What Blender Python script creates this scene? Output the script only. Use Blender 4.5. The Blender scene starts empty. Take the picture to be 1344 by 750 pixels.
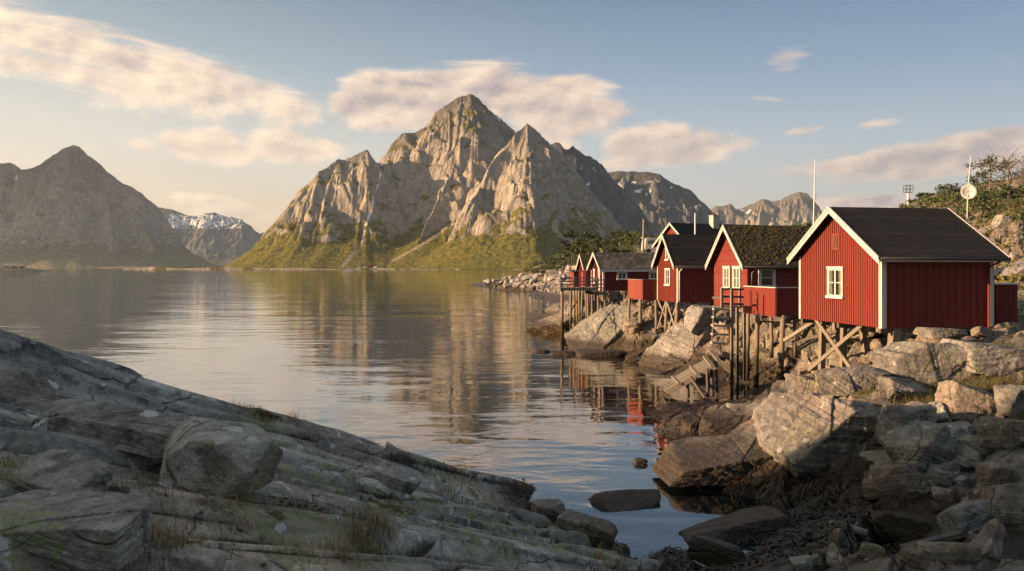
import bpy, bmesh, math, random
import numpy as np
from mathutils import Vector, Matrix, Quaternion

# ------------------------------------------------------------------ camera, world, sun, exposure
scene = bpy.context.scene
COL = scene.collection
F_PX, CX, HY, ZC = 1055.0, 672.0, 350.0, 6.5      # focal length in photo pixels, principal column, horizon row, eye height

cam_data = bpy.data.cameras.new('camera')
cam = bpy.data.objects.new('camera', cam_data)
COL.objects.link(cam)
cam.location = (0, 0, ZC)
cam.rotation_euler = (math.radians(90), 0, 0)
cam_data.sensor_width = 36.0
cam_data.lens = 36.0 * F_PX / 1344.0
cam_data.shift_y = -25.0 / 1344.0
cam_data.clip_start = 0.1
cam_data.clip_end = 60000
scene.camera = cam

SUN_EL, SUN_AZ = math.radians(11.0), math.radians(-100.0)      # azimuth clockwise from +Y
SUN_DIR = Vector((math.sin(SUN_AZ) * math.cos(SUN_EL), math.cos(SUN_AZ) * math.cos(SUN_EL), math.sin(SUN_EL)))
sun_data = bpy.data.lights.new('sun', 'SUN')
sun_data.energy = 5.0
sun_data.angle = math.radians(0.6)
sun_data.color = (1.0, 0.63, 0.35)
sun = bpy.data.objects.new('sun', sun_data)
COL.objects.link(sun)
sun.rotation_euler = SUN_DIR.to_track_quat('Z', 'Y').to_euler()

scene.view_settings.view_transform = 'Standard'
scene.view_settings.look = 'None'
scene.view_settings.gamma = 1.0
scene.view_settings.use_curve_mapping = False
scene.view_settings.exposure = 1.80
scene.render.engine = 'CYCLES'
cy = scene.cycles
cy.use_denoising = True
cy.max_bounces = 6
cy.diffuse_bounces = 2
cy.glossy_bounces = 3
cy.transmission_bounces = 3
cy.volume_bounces = 0
cy.transparent_max_bounces = 12
cy.caustics_reflective = False
cy.caustics_refractive = False
cy.sample_clamp_indirect = 6.0
try:
    cy.use_light_tree = False
except Exception:
    pass


class NG:
    """small helper for writing node graphs"""
    def __init__(self, tree):
        self.t = tree
        tree.nodes.clear()

    def n(self, kind, **kw):
        nd = self.t.nodes.new(kind)
        for k, v in kw.items():
            setattr(nd, k, v)
        return nd

    def put(self, sock, v):
        if isinstance(v, bpy.types.NodeSocket):
            self.t.links.new(v, sock)
        elif v is not None:
            if isinstance(v, (tuple, list)) and len(v) == 3 and sock.type == 'RGBA':
                v = (*v, 1.0)
            sock.default_value = v

    def m(self, op, a, b=None, c=None, clamp=False):
        nd = self.n('ShaderNodeMath', operation=op, use_clamp=clamp)
        self.put(nd.inputs[0], a)
        if b is not None: self.put(nd.inputs[1], b)
        if c is not None: self.put(nd.inputs[2], c)
        return nd.outputs[0]

    def vm(self, op, a, b=None, scale=None):
        nd = self.n('ShaderNodeVectorMath', operation=op)
        self.put(nd.inputs[0], a)
        if b is not None: self.put(nd.inputs[1], b)
        if scale is not None: self.put(nd.inputs['Scale'], scale)
        return nd.outputs['Value'] if op in ('DOT_PRODUCT', 'LENGTH', 'DISTANCE') else nd.outputs[0]

    def mix(self, fac, a, b, blend='MIX'):
        nd = self.n('ShaderNodeMix', data_type='RGBA', blend_type=blend)
        self.put(nd.inputs[0], fac); self.put(nd.inputs[6], a); self.put(nd.inputs[7], b)
        return nd.outputs[2]

    def noise(self, vec, scale=1.0, detail=4.0, rough=0.55, dist=0.0, dim='3D', color=False):
        nd = self.n('ShaderNodeTexNoise', noise_dimensions=dim)
        self.put(nd.inputs['Vector'], vec); self.put(nd.inputs['Scale'], scale)
        self.put(nd.inputs['Detail'], detail); self.put(nd.inputs['Roughness'], rough); self.put(nd.inputs['Distortion'], dist)
        return nd.outputs['Color'] if color else nd.outputs['Fac']

    def voro(self, vec, scale=1.0, feature='F1', out='Distance', rand=1.0):
        nd = self.n('ShaderNodeTexVoronoi', feature=feature)
        self.put(nd.inputs['Vector'], vec); self.put(nd.inputs['Scale'], scale); self.put(nd.inputs['Randomness'], rand)
        return nd.outputs[out]

    def step(self, v, lo, hi, a=0.0, b=1.0, smooth=True):
        nd = self.n('ShaderNodeMapRange', interpolation_type='SMOOTHSTEP' if smooth else 'LINEAR')
        self.put(nd.inputs[0], v); self.put(nd.inputs[1], lo); self.put(nd.inputs[2], hi)
        self.put(nd.inputs[3], a); self.put(nd.inputs[4], b)
        return nd.outputs[0]

    def ramp(self, v, stops):
        nd = self.n('ShaderNodeValToRGB')
        el = nd.color_ramp.elements
        while len(el) < len(stops): el.new(0.5)
        for e, (p, c) in zip(el, stops):
            e.position = p
            e.color = (*c, 1.0) if len(c) == 3 else c
        self.put(nd.inputs[0], v)
        return nd.outputs[0]

    def mapping(self, vec, loc=(0, 0, 0), rot=(0, 0, 0), scale=(1, 1, 1)):
        nd = self.n('ShaderNodeMapping')
        self.put(nd.inputs['Vector'], vec); self.put(nd.inputs['Location'], loc)
        self.put(nd.inputs['Rotation'], rot); self.put(nd.inputs['Scale'], scale)
        return nd.outputs[0]

    def sep(self, vec):
        nd = self.n('ShaderNodeSeparateXYZ'); self.put(nd.inputs[0], vec); return nd.outputs

    def comb(self, x, y, z):
        nd = self.n('ShaderNodeCombineXYZ')
        for i, v in enumerate((x, y, z)): self.put(nd.inputs[i], v)
        return nd.outputs[0]

    def bump(self, h, strength=0.5, dist=0.1, normal=None):
        nd = self.n('ShaderNodeBump')
        self.put(nd.inputs['Strength'], strength); self.put(nd.inputs['Distance'], dist); self.put(nd.inputs['Height'], h)
        if normal is not None: self.put(nd.inputs['Normal'], normal)
        return nd.outputs[0]

    def geo(self): return self.n('ShaderNodeNewGeometry').outputs
    def tex(self): return self.n('ShaderNodeTexCoord').outputs
    def attr(self, name): return self.n('ShaderNodeAttribute', attribute_name=name).outputs
    def rand(self): return self.n('ShaderNodeObjectInfo').outputs['Random']

    def bsdf(self, color, rough=0.8, normal=None, spec=0.3, metal=0.0, **kw):
        nd = self.n('ShaderNodeBsdfPrincipled')
        self.put(nd.inputs['Base Color'], color); self.put(nd.inputs['Roughness'], rough)
        self.put(nd.inputs['Specular IOR Level'], spec); self.put(nd.inputs['Metallic'], metal)
        if normal is not None: self.put(nd.inputs['Normal'], normal)
        for k, v in kw.items(): self.put(nd.inputs[k], v)
        return nd.outputs[0]

    def out(self, shader, volume=None, world=False):
        nd = self.n('ShaderNodeOutputWorld' if world else 'ShaderNodeOutputMaterial')
        if shader is not None: self.t.links.new(shader, nd.inputs['Surface'])
        if volume is not None: self.t.links.new(volume, nd.inputs['Volume'])


# ---- the sky: Nishita daylight, a low warm band near the horizon, and clouds that stand at fixed bearings
world = bpy.data.worlds.new('World')
scene.world = world
world.use_nodes = True
g = NG(world.node_tree)
sky = g.n('ShaderNodeTexSky', sky_type='NISHITA')
sky.sun_disc = False
sky.sun_elevation = SUN_EL
sky.sun_rotation = SUN_AZ
sky.altitude = 0
sky.air_density = 1.0
sky.dust_density = 2.2
sky.ozone_density = 1.6
dirv = g.tex()['Generated']
dx, dy, dz = g.sep(dirv)
az = g.m('ARCTAN2', dx, dy)                       # bearing, 0 straight ahead (+Y), clockwise
elv = g.m('ARCSINE', dz)


def bear(px, py):                                  # photo position of a cloud -> bearing and height angle
    x, z = (px - CX) / F_PX, (HY - py) / F_PX
    return math.atan2(x, 1.0), math.atan2(z, math.hypot(x, 1.0))


# centre px/py, half width, half height (photo px), tilt (deg, + rises to the right), weight, streakiness
CLOUDS = [
    (120, 78, 330, 52, -11, 1.0),
    (40, 62, 200, 42, -7, 1.0),
    (262, 188, 55, 26, 0, 1.25), (300, 194, 80, 20, 4, 1.1), (365, 187, 56, 22, 0, 1.2), (410, 196, 48, 20, 0, 1.0), (190, 192, 24, 16, -25, 0.9),
    (500, 132, 62, 36, 0, 1.25), (560, 130, 95, 38, 2, 1.25), (635, 122, 85, 38, 0, 1.3), (720, 138, 95, 36, -6, 1.2), (785, 148, 50, 22, -10, 0.9), (725, 178, 40, 16, -20, 0.75),
    (852, 190, 62, 27, 4, 1.25), (905, 196, 70, 22, 2, 1.1), (955, 194, 42, 13, 0, 0.85), (820, 206, 40, 14, 10, 0.9),
    (1260, 205, 190, 24, 5, 1.05), (1340, 192, 130, 26, 6, 1.05), (1130, 216, 120, 13, 3, 0.9), (1250, 228, 150, 9, 2, 0.7),
    (1165, 161, 38, 7, 2, 0.8), (1058, 169, 26, 6, 8, 0.8), (1010, 131, 32, 5, -2, 0.65), (1040, 78, 32, 16, 15, 0.62), (1095, 42, 30, 5, -5, 0.45),
    (1112, 272, 70, 13, 0, 1.0), (1150, 268, 26, 11, 0, 1.0), (1165, 275, 60, 10, 0, 0.8),
    (285, 262, 75, 9, -3, 0.8), (320, 278, 100, 12, -3, 0.7), (330, 283, 55, 10, 0, 0.7), (105, 196, 30, 5, 0, 0.4),
]
wx = g.noise(g.vm('SCALE', dirv, scale=7.0), 1.0, 3, 0.5, color=True)
wsx, wsy, wsz = g.sep(wx)
azw = g.m('ADD', az, g.m('MULTIPLY', g.m('SUBTRACT', wsx, 0.5), 0.055))
elw = g.m('ADD', elv, g.m('MULTIPLY', g.m('SUBTRACT', wsy, 0.5), 0.035))


def cloud_mask(a, e):
    tot = None
    for (px, py, hw, hh, tilt, wgt) in CLOUDS:
        a0, e0 = bear(px, py)
        k = math.cos(a0) ** 2 / F_PX
        sa, se = hw * k, hh * math.cos(a0) / F_PX
        ct, st = math.cos(math.radians(tilt)), math.sin(math.radians(tilt))
        da, de = g.m('SUBTRACT', a, a0), g.m('SUBTRACT', e, e0)
        u = g.m('MULTIPLY_ADD', da, ct / sa, g.m('MULTIPLY', de, st / sa))
        v = g.m('MULTIPLY_ADD', de, ct / se, g.m('MULTIPLY', da, -st / se))
        r2 = g.m('ADD', g.m('MULTIPLY', u, u), g.m('MULTIPLY', v, v))
        q = g.m('MULTIPLY', g.m('SUBTRACT', 1.0, g.m('MULTIPLY', r2, 0.5), clamp=True), wgt)
        tot = q if tot is None else g.m('SMOOTH_MAX', tot, q, 0.15)
    return tot


# billows: ordinary noise for the heaps, stretched noise for the high streaks at the upper left
cvec = g.comb(g.m('MULTIPLY', az, 1.0), g.m('MULTIPLY', elv, 1.5), 0.37)
svec = g.comb(g.m('ADD', g.m('MULTIPLY', az, 5.0), g.m('MULTIPLY', elv, 14.0)), g.m('MULTIPLY', elv, 34.0), 1.7)
heap = g.noise(cvec, 12.0, 12, 0.62, 0.15)
streak = g.noise(svec, 1.1, 9, 0.64, 0.5)
is_streak = g.m('ADD', g.step(elv, 0.165, 0.22), g.step(az, 0.30, 0.36), clamp=True)
nz = g.m('ADD', g.m('MULTIPLY', heap, g.m('SUBTRACT', 1.0, is_streak)), g.m('MULTIPLY', streak, is_streak))
mask = cloud_mask(azw, elw)
dens = g.m('ADD', mask, g.m('MULTIPLY', g.m('SUBTRACT', nz, 0.5), 2.0))
alpha = g.step(dens, 0.36, 0.84)
# the side turned to the low sun on the left is cream, the underside mauve grey
cvec2 = g.comb(g.m('SUBTRACT', az, 0.012), g.m('MULTIPLY', g.m('ADD', elv, 0.010), 1.5), 0.37)
heap2 = g.noise(cvec2, 12.0, 7, 0.56, 0.15)
relief = g.m('SUBTRACT', heap, heap2)
lit = g.m('ADD', g.m('MULTIPLY', relief, 2.2), g.m('SUBTRACT', 1.14, g.m('MULTIPLY', dens, 0.42)), clamp=True)
lit = g.m('MULTIPLY', lit, g.step(az, 0.75, -0.5, 0.62, 1.0, smooth=False))
ccol = g.ramp(lit, [(0.0, (0.27, 0.26, 0.30)), (0.35, (0.47, 0.39, 0.38)), (0.65, (0.80, 0.62, 0.49)), (1.0, (1.16, 0.90, 0.65))])
# clear air: Nishita plus the thick warm air low over the water
lowk = g.ramp(elv, [(0.0, (0.44, 0.335, 0.225)), (0.07, (0.40, 0.335, 0.255)), (0.14, (0.30, 0.305, 0.295)), (0.23, (0.140, 0.195, 0.245)), (0.33, (0.056, 0.104, 0.160)), (0.42, (0.07, 0.11, 0.16)), (0.8, (0.21, 0.235, 0.26))])
sinaz = g.m('DIVIDE', dx, g.m('SQRT', g.m('ADD', g.m('MULTIPLY', dx, dx), g.m('MULTIPLY', dy, dy))))
side = g.ramp(g.step(sinaz, -0.68, 0.68, 0, 1, smooth=False), [(0.0, (1.44, 1.22, 0.98)), (0.35, (1.10, 1.04, 0.98)), (0.6, (0.84, 0.90, 1.0)), (1.0, (0.66, 0.74, 0.90))])
air = g.mix(1.0, lowk, side, 'MULTIPLY')
nish = g.mix(1.0, sky.outputs[0], (0.12, 0.12, 0.12), 'MULTIPLY')
bg_sky = g.n('ShaderNodeBackground')
g.put(bg_sky.inputs['Color'], g.mix(0.82, nish, air)); bg_sky.inputs['Strength'].default_value = 0.60
bg_cl = g.n('ShaderNodeBackground')
g.put(bg_cl.inputs['Color'], ccol); bg_cl.inputs['Strength'].default_value = 0.31
mixs = g.n('ShaderNodeMixShader')
g.put(mixs.inputs[0], g.m('MULTIPLY', alpha, 0.94))
g.put(mixs.inputs[1], bg_sky.outputs[0]); g.put(mixs.inputs[2], bg_cl.outputs[0])
g.out(mixs.outputs[0], world=True)
world.cycles.sampling_method = 'MANUAL'
world.cycles.sample_map_resolution = 1024

# ------------------------------------------------------------------ helpers
def P(px, py, d):
    """a point of the place: column and row in the photo and its distance along the view"""
    return Vector(((px - CX) / F_PX * d, d, ZC - (py - HY) / F_PX * d))


def tag(o, label=None, cat=None, group=None, kind=None):
    if label: o['label'] = label
    if cat: o['category'] = cat
    if group: o['group'] = group
    if kind: o['kind'] = kind
    return o


def link(name, data, parent=None):
    o = bpy.data.objects.new(name, data)
    COL.objects.link(o)
    if parent is not None: o.parent = parent
    return o


def empty(name, loc=(0, 0, 0), rz=0.0):
    o = link(name, None)
    o.empty_display_size = 0.2
    o.location = loc
    o.rotation_euler = (0, 0, rz)
    return o


def mesh_np(name, v, f, mat=None, parent=None, smooth=False, attrs=None):
    me = bpy.data.meshes.new(name)
    v = np.asarray(v, dtype=np.float32); f = np.asarray(f, dtype=np.int32)
    me.vertices.add(len(v)); me.vertices.foreach_set('co', v.ravel())
    k = f.shape[1]
    me.loops.add(f.size); me.loops.foreach_set('vertex_index', f.ravel())
    me.polygons.add(len(f))
    me.polygons.foreach_set('loop_start', np.arange(0, f.size, k, dtype=np.int32))
    me.polygons.foreach_set('loop_total', np.full(len(f), k, dtype=np.int32))
    me.update(calc_edges=True)
    me.polygons.foreach_set('use_smooth', np.full(len(f), smooth, dtype=bool))
    for an, av in (attrs or {}).items():
        a = me.attributes.new(an, 'FLOAT', 'POINT')
        a.data.foreach_set('value', np.asarray(av, dtype=np.float32).ravel())
    me.validate()
    if mat: me.materials.append(mat)
    return link(name, me, parent)


def grid_faces(nr, nc):
    i = np.arange(nr * nc).reshape(nr, nc)
    return np.stack([i[:-1, :-1], i[:-1, 1:], i[1:, 1:], i[1:, :-1]], -1).reshape(-1, 4)


class MB:
    """collects boxes, bars, tubes and prisms into ONE mesh"""
    def __init__(self): self.v, self.f = [], []

    def add(self, vs, fs):
        b = len(self.v)
        self.v += [tuple(p) for p in vs]
        self.f += [tuple(b + i for i in f) for f in fs]
        return self

    def box(self, x0, x1, y0, y1, z0, z1):
        vs = [(x, y, z) for z in (z0, z1) for y in (y0, y1) for x in (x0, x1)]
        return self.add(vs, [(0, 2, 3, 1), (4, 5, 7, 6), (0, 1, 5, 4), (2, 6, 7, 3), (0, 4, 6, 2), (1, 3, 7, 5)])

    def bar(self, a, b, w, h, up=(0, 0, 1), taper=1.0):
        a, b = Vector(a), Vector(b)
        d = (b - a).normalized()
        s = d.cross(Vector(up))
        if s.length < 1e-4: s = d.cross(Vector((1, 0, 0)))
        s.normalize(); u = s.cross(d)
        vs = []
        for p, k in ((a, 1.0), (b, taper)):
            vs += [p - s * w / 2 * k - u * h / 2 * k, p + s * w / 2 * k - u * h / 2 * k, p + s * w / 2 * k + u * h / 2 * k, p - s * w / 2 * k + u * h / 2 * k]
        return self.add(vs, [(0, 3, 2, 1), (4, 5, 6, 7), (0, 1, 5, 4), (1, 2, 6, 5), (2, 3, 7, 6), (3, 0, 4, 7)])

    def tube(self, pts, rad, n=8, cap=True):
        pts = [Vector(p) for p in pts]
        if not isinstance(rad, (list, tuple)): rad = [rad] * len(pts)
        base = len(self.v)
        ref = None
        for i, p in enumerate(pts):
            d = (pts[min(i + 1, len(pts) - 1)] - pts[max(i - 1, 0)]).normalized()
            if ref is None:
                ref = d.cross(Vector((0, 0, 1)))
                if ref.length < 1e-3: ref = d.cross(Vector((1, 0, 0)))
            s = (ref - d * ref.dot(d)).normalized(); u = d.cross(s)
            ref = s
            for k in range(n):
                a = 2 * math.pi * k / n
                self.v.append(tuple(p + (s * math.cos(a) + u * math.sin(a)) * rad[i]))
        for i in range(len(pts) - 1):
            for k in range(n):
                a, b = base + i * n + k, base + i * n + (k + 1) % n
                self.f.append((a, b, b + n, a + n))
        if cap:
            self.f.append(tuple(base + k for k in reversed(range(n))))
            self.f.append(tuple(base + (len(pts) - 1) * n + k for k in range(n)))
        return self

    def prism(self, poly, ext):
        """polygon (list of points) pushed along ext"""
        e = Vector(ext); n = len(poly)
        vs = [Vector(p) for p in poly] + [Vector(p) + e for p in poly]
        return self.add(vs, [tuple(reversed(range(n))), tuple(range(n, 2 * n))] + [(i, (i + 1) % n, (i + 1) % n + n, i + n) for i in range(n)])

    def build(self, name, mat, parent=None, smooth=False, bevel=0.0):
        me = bpy.data.meshes.new(name)
        me.from_pydata(self.v, [], self.f)
        me.validate()
        bm = bmesh.new(); bm.from_mesh(me)
        bmesh.ops.recalc_face_normals(bm, faces=bm.faces)
        bm.to_mesh(me); bm.free()
        me.materials.append(mat)
        if smooth:
            me.polygons.foreach_set('use_smooth', np.ones(len(me.polygons), dtype=bool))
        o = link(name, me, parent)
        if bevel > 0:
            md = o.modifiers.new('bevel', 'BEVEL'); md.width = bevel; md.segments = 2; md.limit_method = 'ANGLE'
        return o


# ---- numpy noise
def _hash(ix, iy, iz, seed):
    h = (ix.astype(np.uint32) * np.uint32(374761393) + iy.astype(np.uint32) * np.uint32(668265263)
         + iz.astype(np.uint32) * np.uint32(2147483647) + np.uint32((seed * 974634777) & 0xffffffff))
    h = (h ^ (h >> np.uint32(13))) * np.uint32(1274126177)
    h = (h ^ (h >> np.uint32(16))) * np.uint32(2246822519)
    return h ^ (h >> np.uint32(15))


def perlin(x, y, z=None, seed=0):
    x = np.asarray(x, dtype=np.float64); y = np.asarray(y, dtype=np.float64)
    z = np.zeros_like(x) if z is None else np.asarray(z, dtype=np.float64)
    x0, y0, z0 = np.floor(x), np.floor(y), np.floor(z)
    fx, fy, fz = x - x0, y - y0, z - z0
    ix, iy, iz = x0.astype(np.int64), y0.astype(np.int64), z0.astype(np.int64)
    u, v, w = (t * t * t * (t * (t * 6 - 15) + 10) for t in (fx, fy, fz))
    def gr(a, b, c):
        h = _hash((ix + a) & 0xffffffff, (iy + b) & 0xffffffff, (iz + c) & 0xffffffff, seed)
        g1 = (h & np.uint32(1023)).astype(np.float64) / 511.5 - 1
        g2 = ((h >> np.uint32(10)) & np.uint32(1023)).astype(np.float64) / 511.5 - 1
        g3 = ((h >> np.uint32(20)) & np.uint32(1023)).astype(np.float64) / 511.5 - 1
        return g1 * (fx - a) + g2 * (fy - b) + g3 * (fz - c)
    def lerp(t, a, b): return a + t * (b - a)
    n = lerp(w, lerp(v, lerp(u, gr(0, 0, 0), gr(1, 0, 0)), lerp(u, gr(0, 1, 0), gr(1, 1, 0))),
             lerp(v, lerp(u, gr(0, 0, 1), gr(1, 0, 1)), lerp(u, gr(0, 1, 1), gr(1, 1, 1))))
    return n * 1.15


def fbm(x, y, z=None, octv=5, gain=0.5, lac=2.03, seed=0, ridged=False):
    t, a, s = 0.0, 1.0, 0.0
    z = np.zeros_like(np.asarray(x, dtype=float)) if z is None else z
    for k in range(octv):
        n = perlin(x, y, z, seed + k * 17)
        if ridged: n = 1.0 - 2.0 * np.abs(n)
        t = t + a * n; s += a
        x, y, z = x * lac + 3.1, y * lac + 7.7, z * lac + 1.3
        a *= gain
    return t / s


def sstep(lo, hi, v):
    t = np.clip((v - lo) / (hi - lo), 0, 1)
    return t * t * (3 - 2 * t)


def worley(x, y, seed=0, jit=0.9):
    """fractured cells: id hash, centre offset, distance to the nearest edge"""
    x0, y0 = np.floor(x), np.floor(y)
    d1 = np.full(x.shape, 1e9); d2 = np.full(x.shape, 1e9)
    cx = np.zeros_like(x); cyy = np.zeros_like(x); hid = np.zeros(x.shape, dtype=np.uint32)
    zero = np.zeros(x.shape, dtype=np.int64)
    for a in (-1, 0, 1):
        for b in (-1, 0, 1):
            ix, iy = (x0 + a).astype(np.int64), (y0 + b).astype(np.int64)
            h = _hash(ix & 0xffffffff, iy & 0xffffffff, zero, seed)
            px = x0 + a + 0.5 + jit * ((h & np.uint32(0xffff)).astype(float) / 65535 - 0.5)
            py = y0 + b + 0.5 + jit * ((h >> np.uint32(16)).astype(float) / 65535 - 0.5)
            d = (x - px) ** 2 + (y - py) ** 2
            near = d < d1
            d2 = np.where(near, d1, np.minimum(d2, d))
            cx = np.where(near, px, cx); cyy = np.where(near, py, cyy); hid = np.where(near, h, hid)
            d1 = np.where(near, d, d1)
    return hid, x - cx, y - cyy, (np.sqrt(d2) - np.sqrt(d1))


def hrand(h, k):
    h = _hash(h.astype(np.int64), h.astype(np.int64) * 0 + k, h.astype(np.int64) * 0 + 3 * k, 91 + k)
    return (h & np.uint32(0xffff)).astype(float) / 65535 * 2 - 1


def blocks(x, y, seed, off, tilt):
    """height of broken rock: every cell has its own level and tilt"""
    h, ux, uy, e = worley(x, y, seed)
    return off * hrand(h, 1) + tilt * (ux * hrand(h, 2) + uy * hrand(h, 3)), e


def tps(pts):
    p = np.array([(q[0], q[1]) for q in pts], dtype=float); z = np.array([q[2] for q in pts], dtype=float)
    n = len(p)
    def U(r2): return np.where(r2 > 1e-12, r2 * np.log(np.maximum(r2, 1e-12)), 0.0)
    K = U(((p[:, None] - p[None]) ** 2).sum(-1)) + np.eye(n) * 0.02
    A = np.zeros((n + 3, n + 3)); A[:n, :n] = K; A[:n, n] = 1; A[:n, n + 1:] = p; A[n, :n] = 1; A[n + 1:, :n] = p.T
    sol = np.linalg.solve(A, np.concatenate([z, np.zeros(3)]))
    def ev(x, y):
        x = np.asarray(x, dtype=float); y = np.asarray(y, dtype=float)
        o = sol[n] + sol[n + 1] * x + sol[n + 2] * y
        for i in range(n):
            o = o + sol[i] * U((x - p[i, 0]) ** 2 + (y - p[i, 1]) ** 2)
        return o
    return ev


def new_mat(name):
    m = bpy.data.materials.new(name)
    m.use_nodes = True
    return m, NG(m.node_tree)
# ------------------------------------------------------------------ materials of the land
def mountain_mat(name, cool=0.0, green=1.0, snow=True):
    m, g = new_mat(name)
    go = g.geo()
    pos = go['Position']; nz = g.sep(go['True Normal'])[2]
    z = g.sep(pos)[2]
    big = g.noise(pos, 0.006, 4, 0.6)
    med = g.noise(pos, 0.03, 5, 0.6)
    streakv = g.mapping(pos, scale=(0.07, 0.07, 0.017))
    st = g.noise(streakv, 1.0, 7, 0.68, 0.4)
    st = g.m('ADD', g.m('MULTIPLY', st, 0.55), g.m('MULTIPLY', g.noise(pos, 0.045, 7, 0.7), 0.45))
    rock = g.ramp(st, [(0.27, (0.095, 0.086, 0.074)), (0.42, (0.25, 0.226, 0.190)), (0.60, (0.42, 0.375, 0.305)), (0.8, (0.58, 0.52, 0.43))])
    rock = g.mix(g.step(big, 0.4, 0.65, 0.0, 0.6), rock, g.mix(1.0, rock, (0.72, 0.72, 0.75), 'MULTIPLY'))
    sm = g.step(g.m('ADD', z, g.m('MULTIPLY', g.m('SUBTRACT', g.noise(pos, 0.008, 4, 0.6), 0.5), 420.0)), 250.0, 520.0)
    rock = g.mix(g.m('MULTIPLY', sm, 0.75), rock, g.mix(1.0, rock, (0.42, 0.43, 0.45), 'MULTIPLY'))  # cloud shade on the summit painted in as rock darkening with height
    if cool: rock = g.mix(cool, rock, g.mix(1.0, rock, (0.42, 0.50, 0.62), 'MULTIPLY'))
    # moss and birch scrub on ledges, aprons and gullies that are not too steep
    wood = g.noise(pos, 0.09, 5, 0.7)
    gr = g.ramp(wood, [(0.3, (0.030, 0.038, 0.010)), (0.5, (0.125, 0.120, 0.022)), (0.7, (0.23, 0.19, 0.038))])
    low = g.step(z, 20.0, 200.0, 0.36, 0.0)
    flat = g.m('ADD', g.m('ADD', nz, low), g.m('MULTIPLY', g.m('SUBTRACT', med, 0.5), 1.0))
    gf = g.m('MULTIPLY', g.step(flat, 0.61, 0.76), green)
    col = g.mix(gf, rock, gr)
    scree = g.attr('scree')['Fac']
    col = g.mix(g.m('MULTIPLY', scree, 0.8), col, (0.34, 0.29, 0.23))
    if snow:
        s = g.attr('snow')['Fac']
        sf = g.step(g.m('MULTIPLY', s, g.step(g.noise(pos, 0.04, 5, 0.65), 0.36, 0.62)), 0.30, 0.40)
        col = g.mix(sf, col, (0.78, 0.80, 0.84))
    hb = g.m('ADD', g.m('MULTIPLY', st, 14.0), g.m('MULTIPLY', g.noise(pos, 0.12, 6, 0.7), 8.0))
    hb = g.m('ADD', hb, g.m('MULTIPLY', gf, g.m('MULTIPLY', wood, 9.0)))
    nb = g.bump(hb, 0.85, 1.0)
    g.out(g.bsdf(col, 0.95, nb, 0.1))
    return m


M = {}
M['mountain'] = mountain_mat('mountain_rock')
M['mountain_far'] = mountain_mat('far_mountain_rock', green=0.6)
M['mountain_shade_blue'] = mountain_mat('blue_shade_mountain_rock', 1.0, green=0.55)  # blue shade and haze of far mountains put into the rock colour

SHADE_Y = 0


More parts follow.
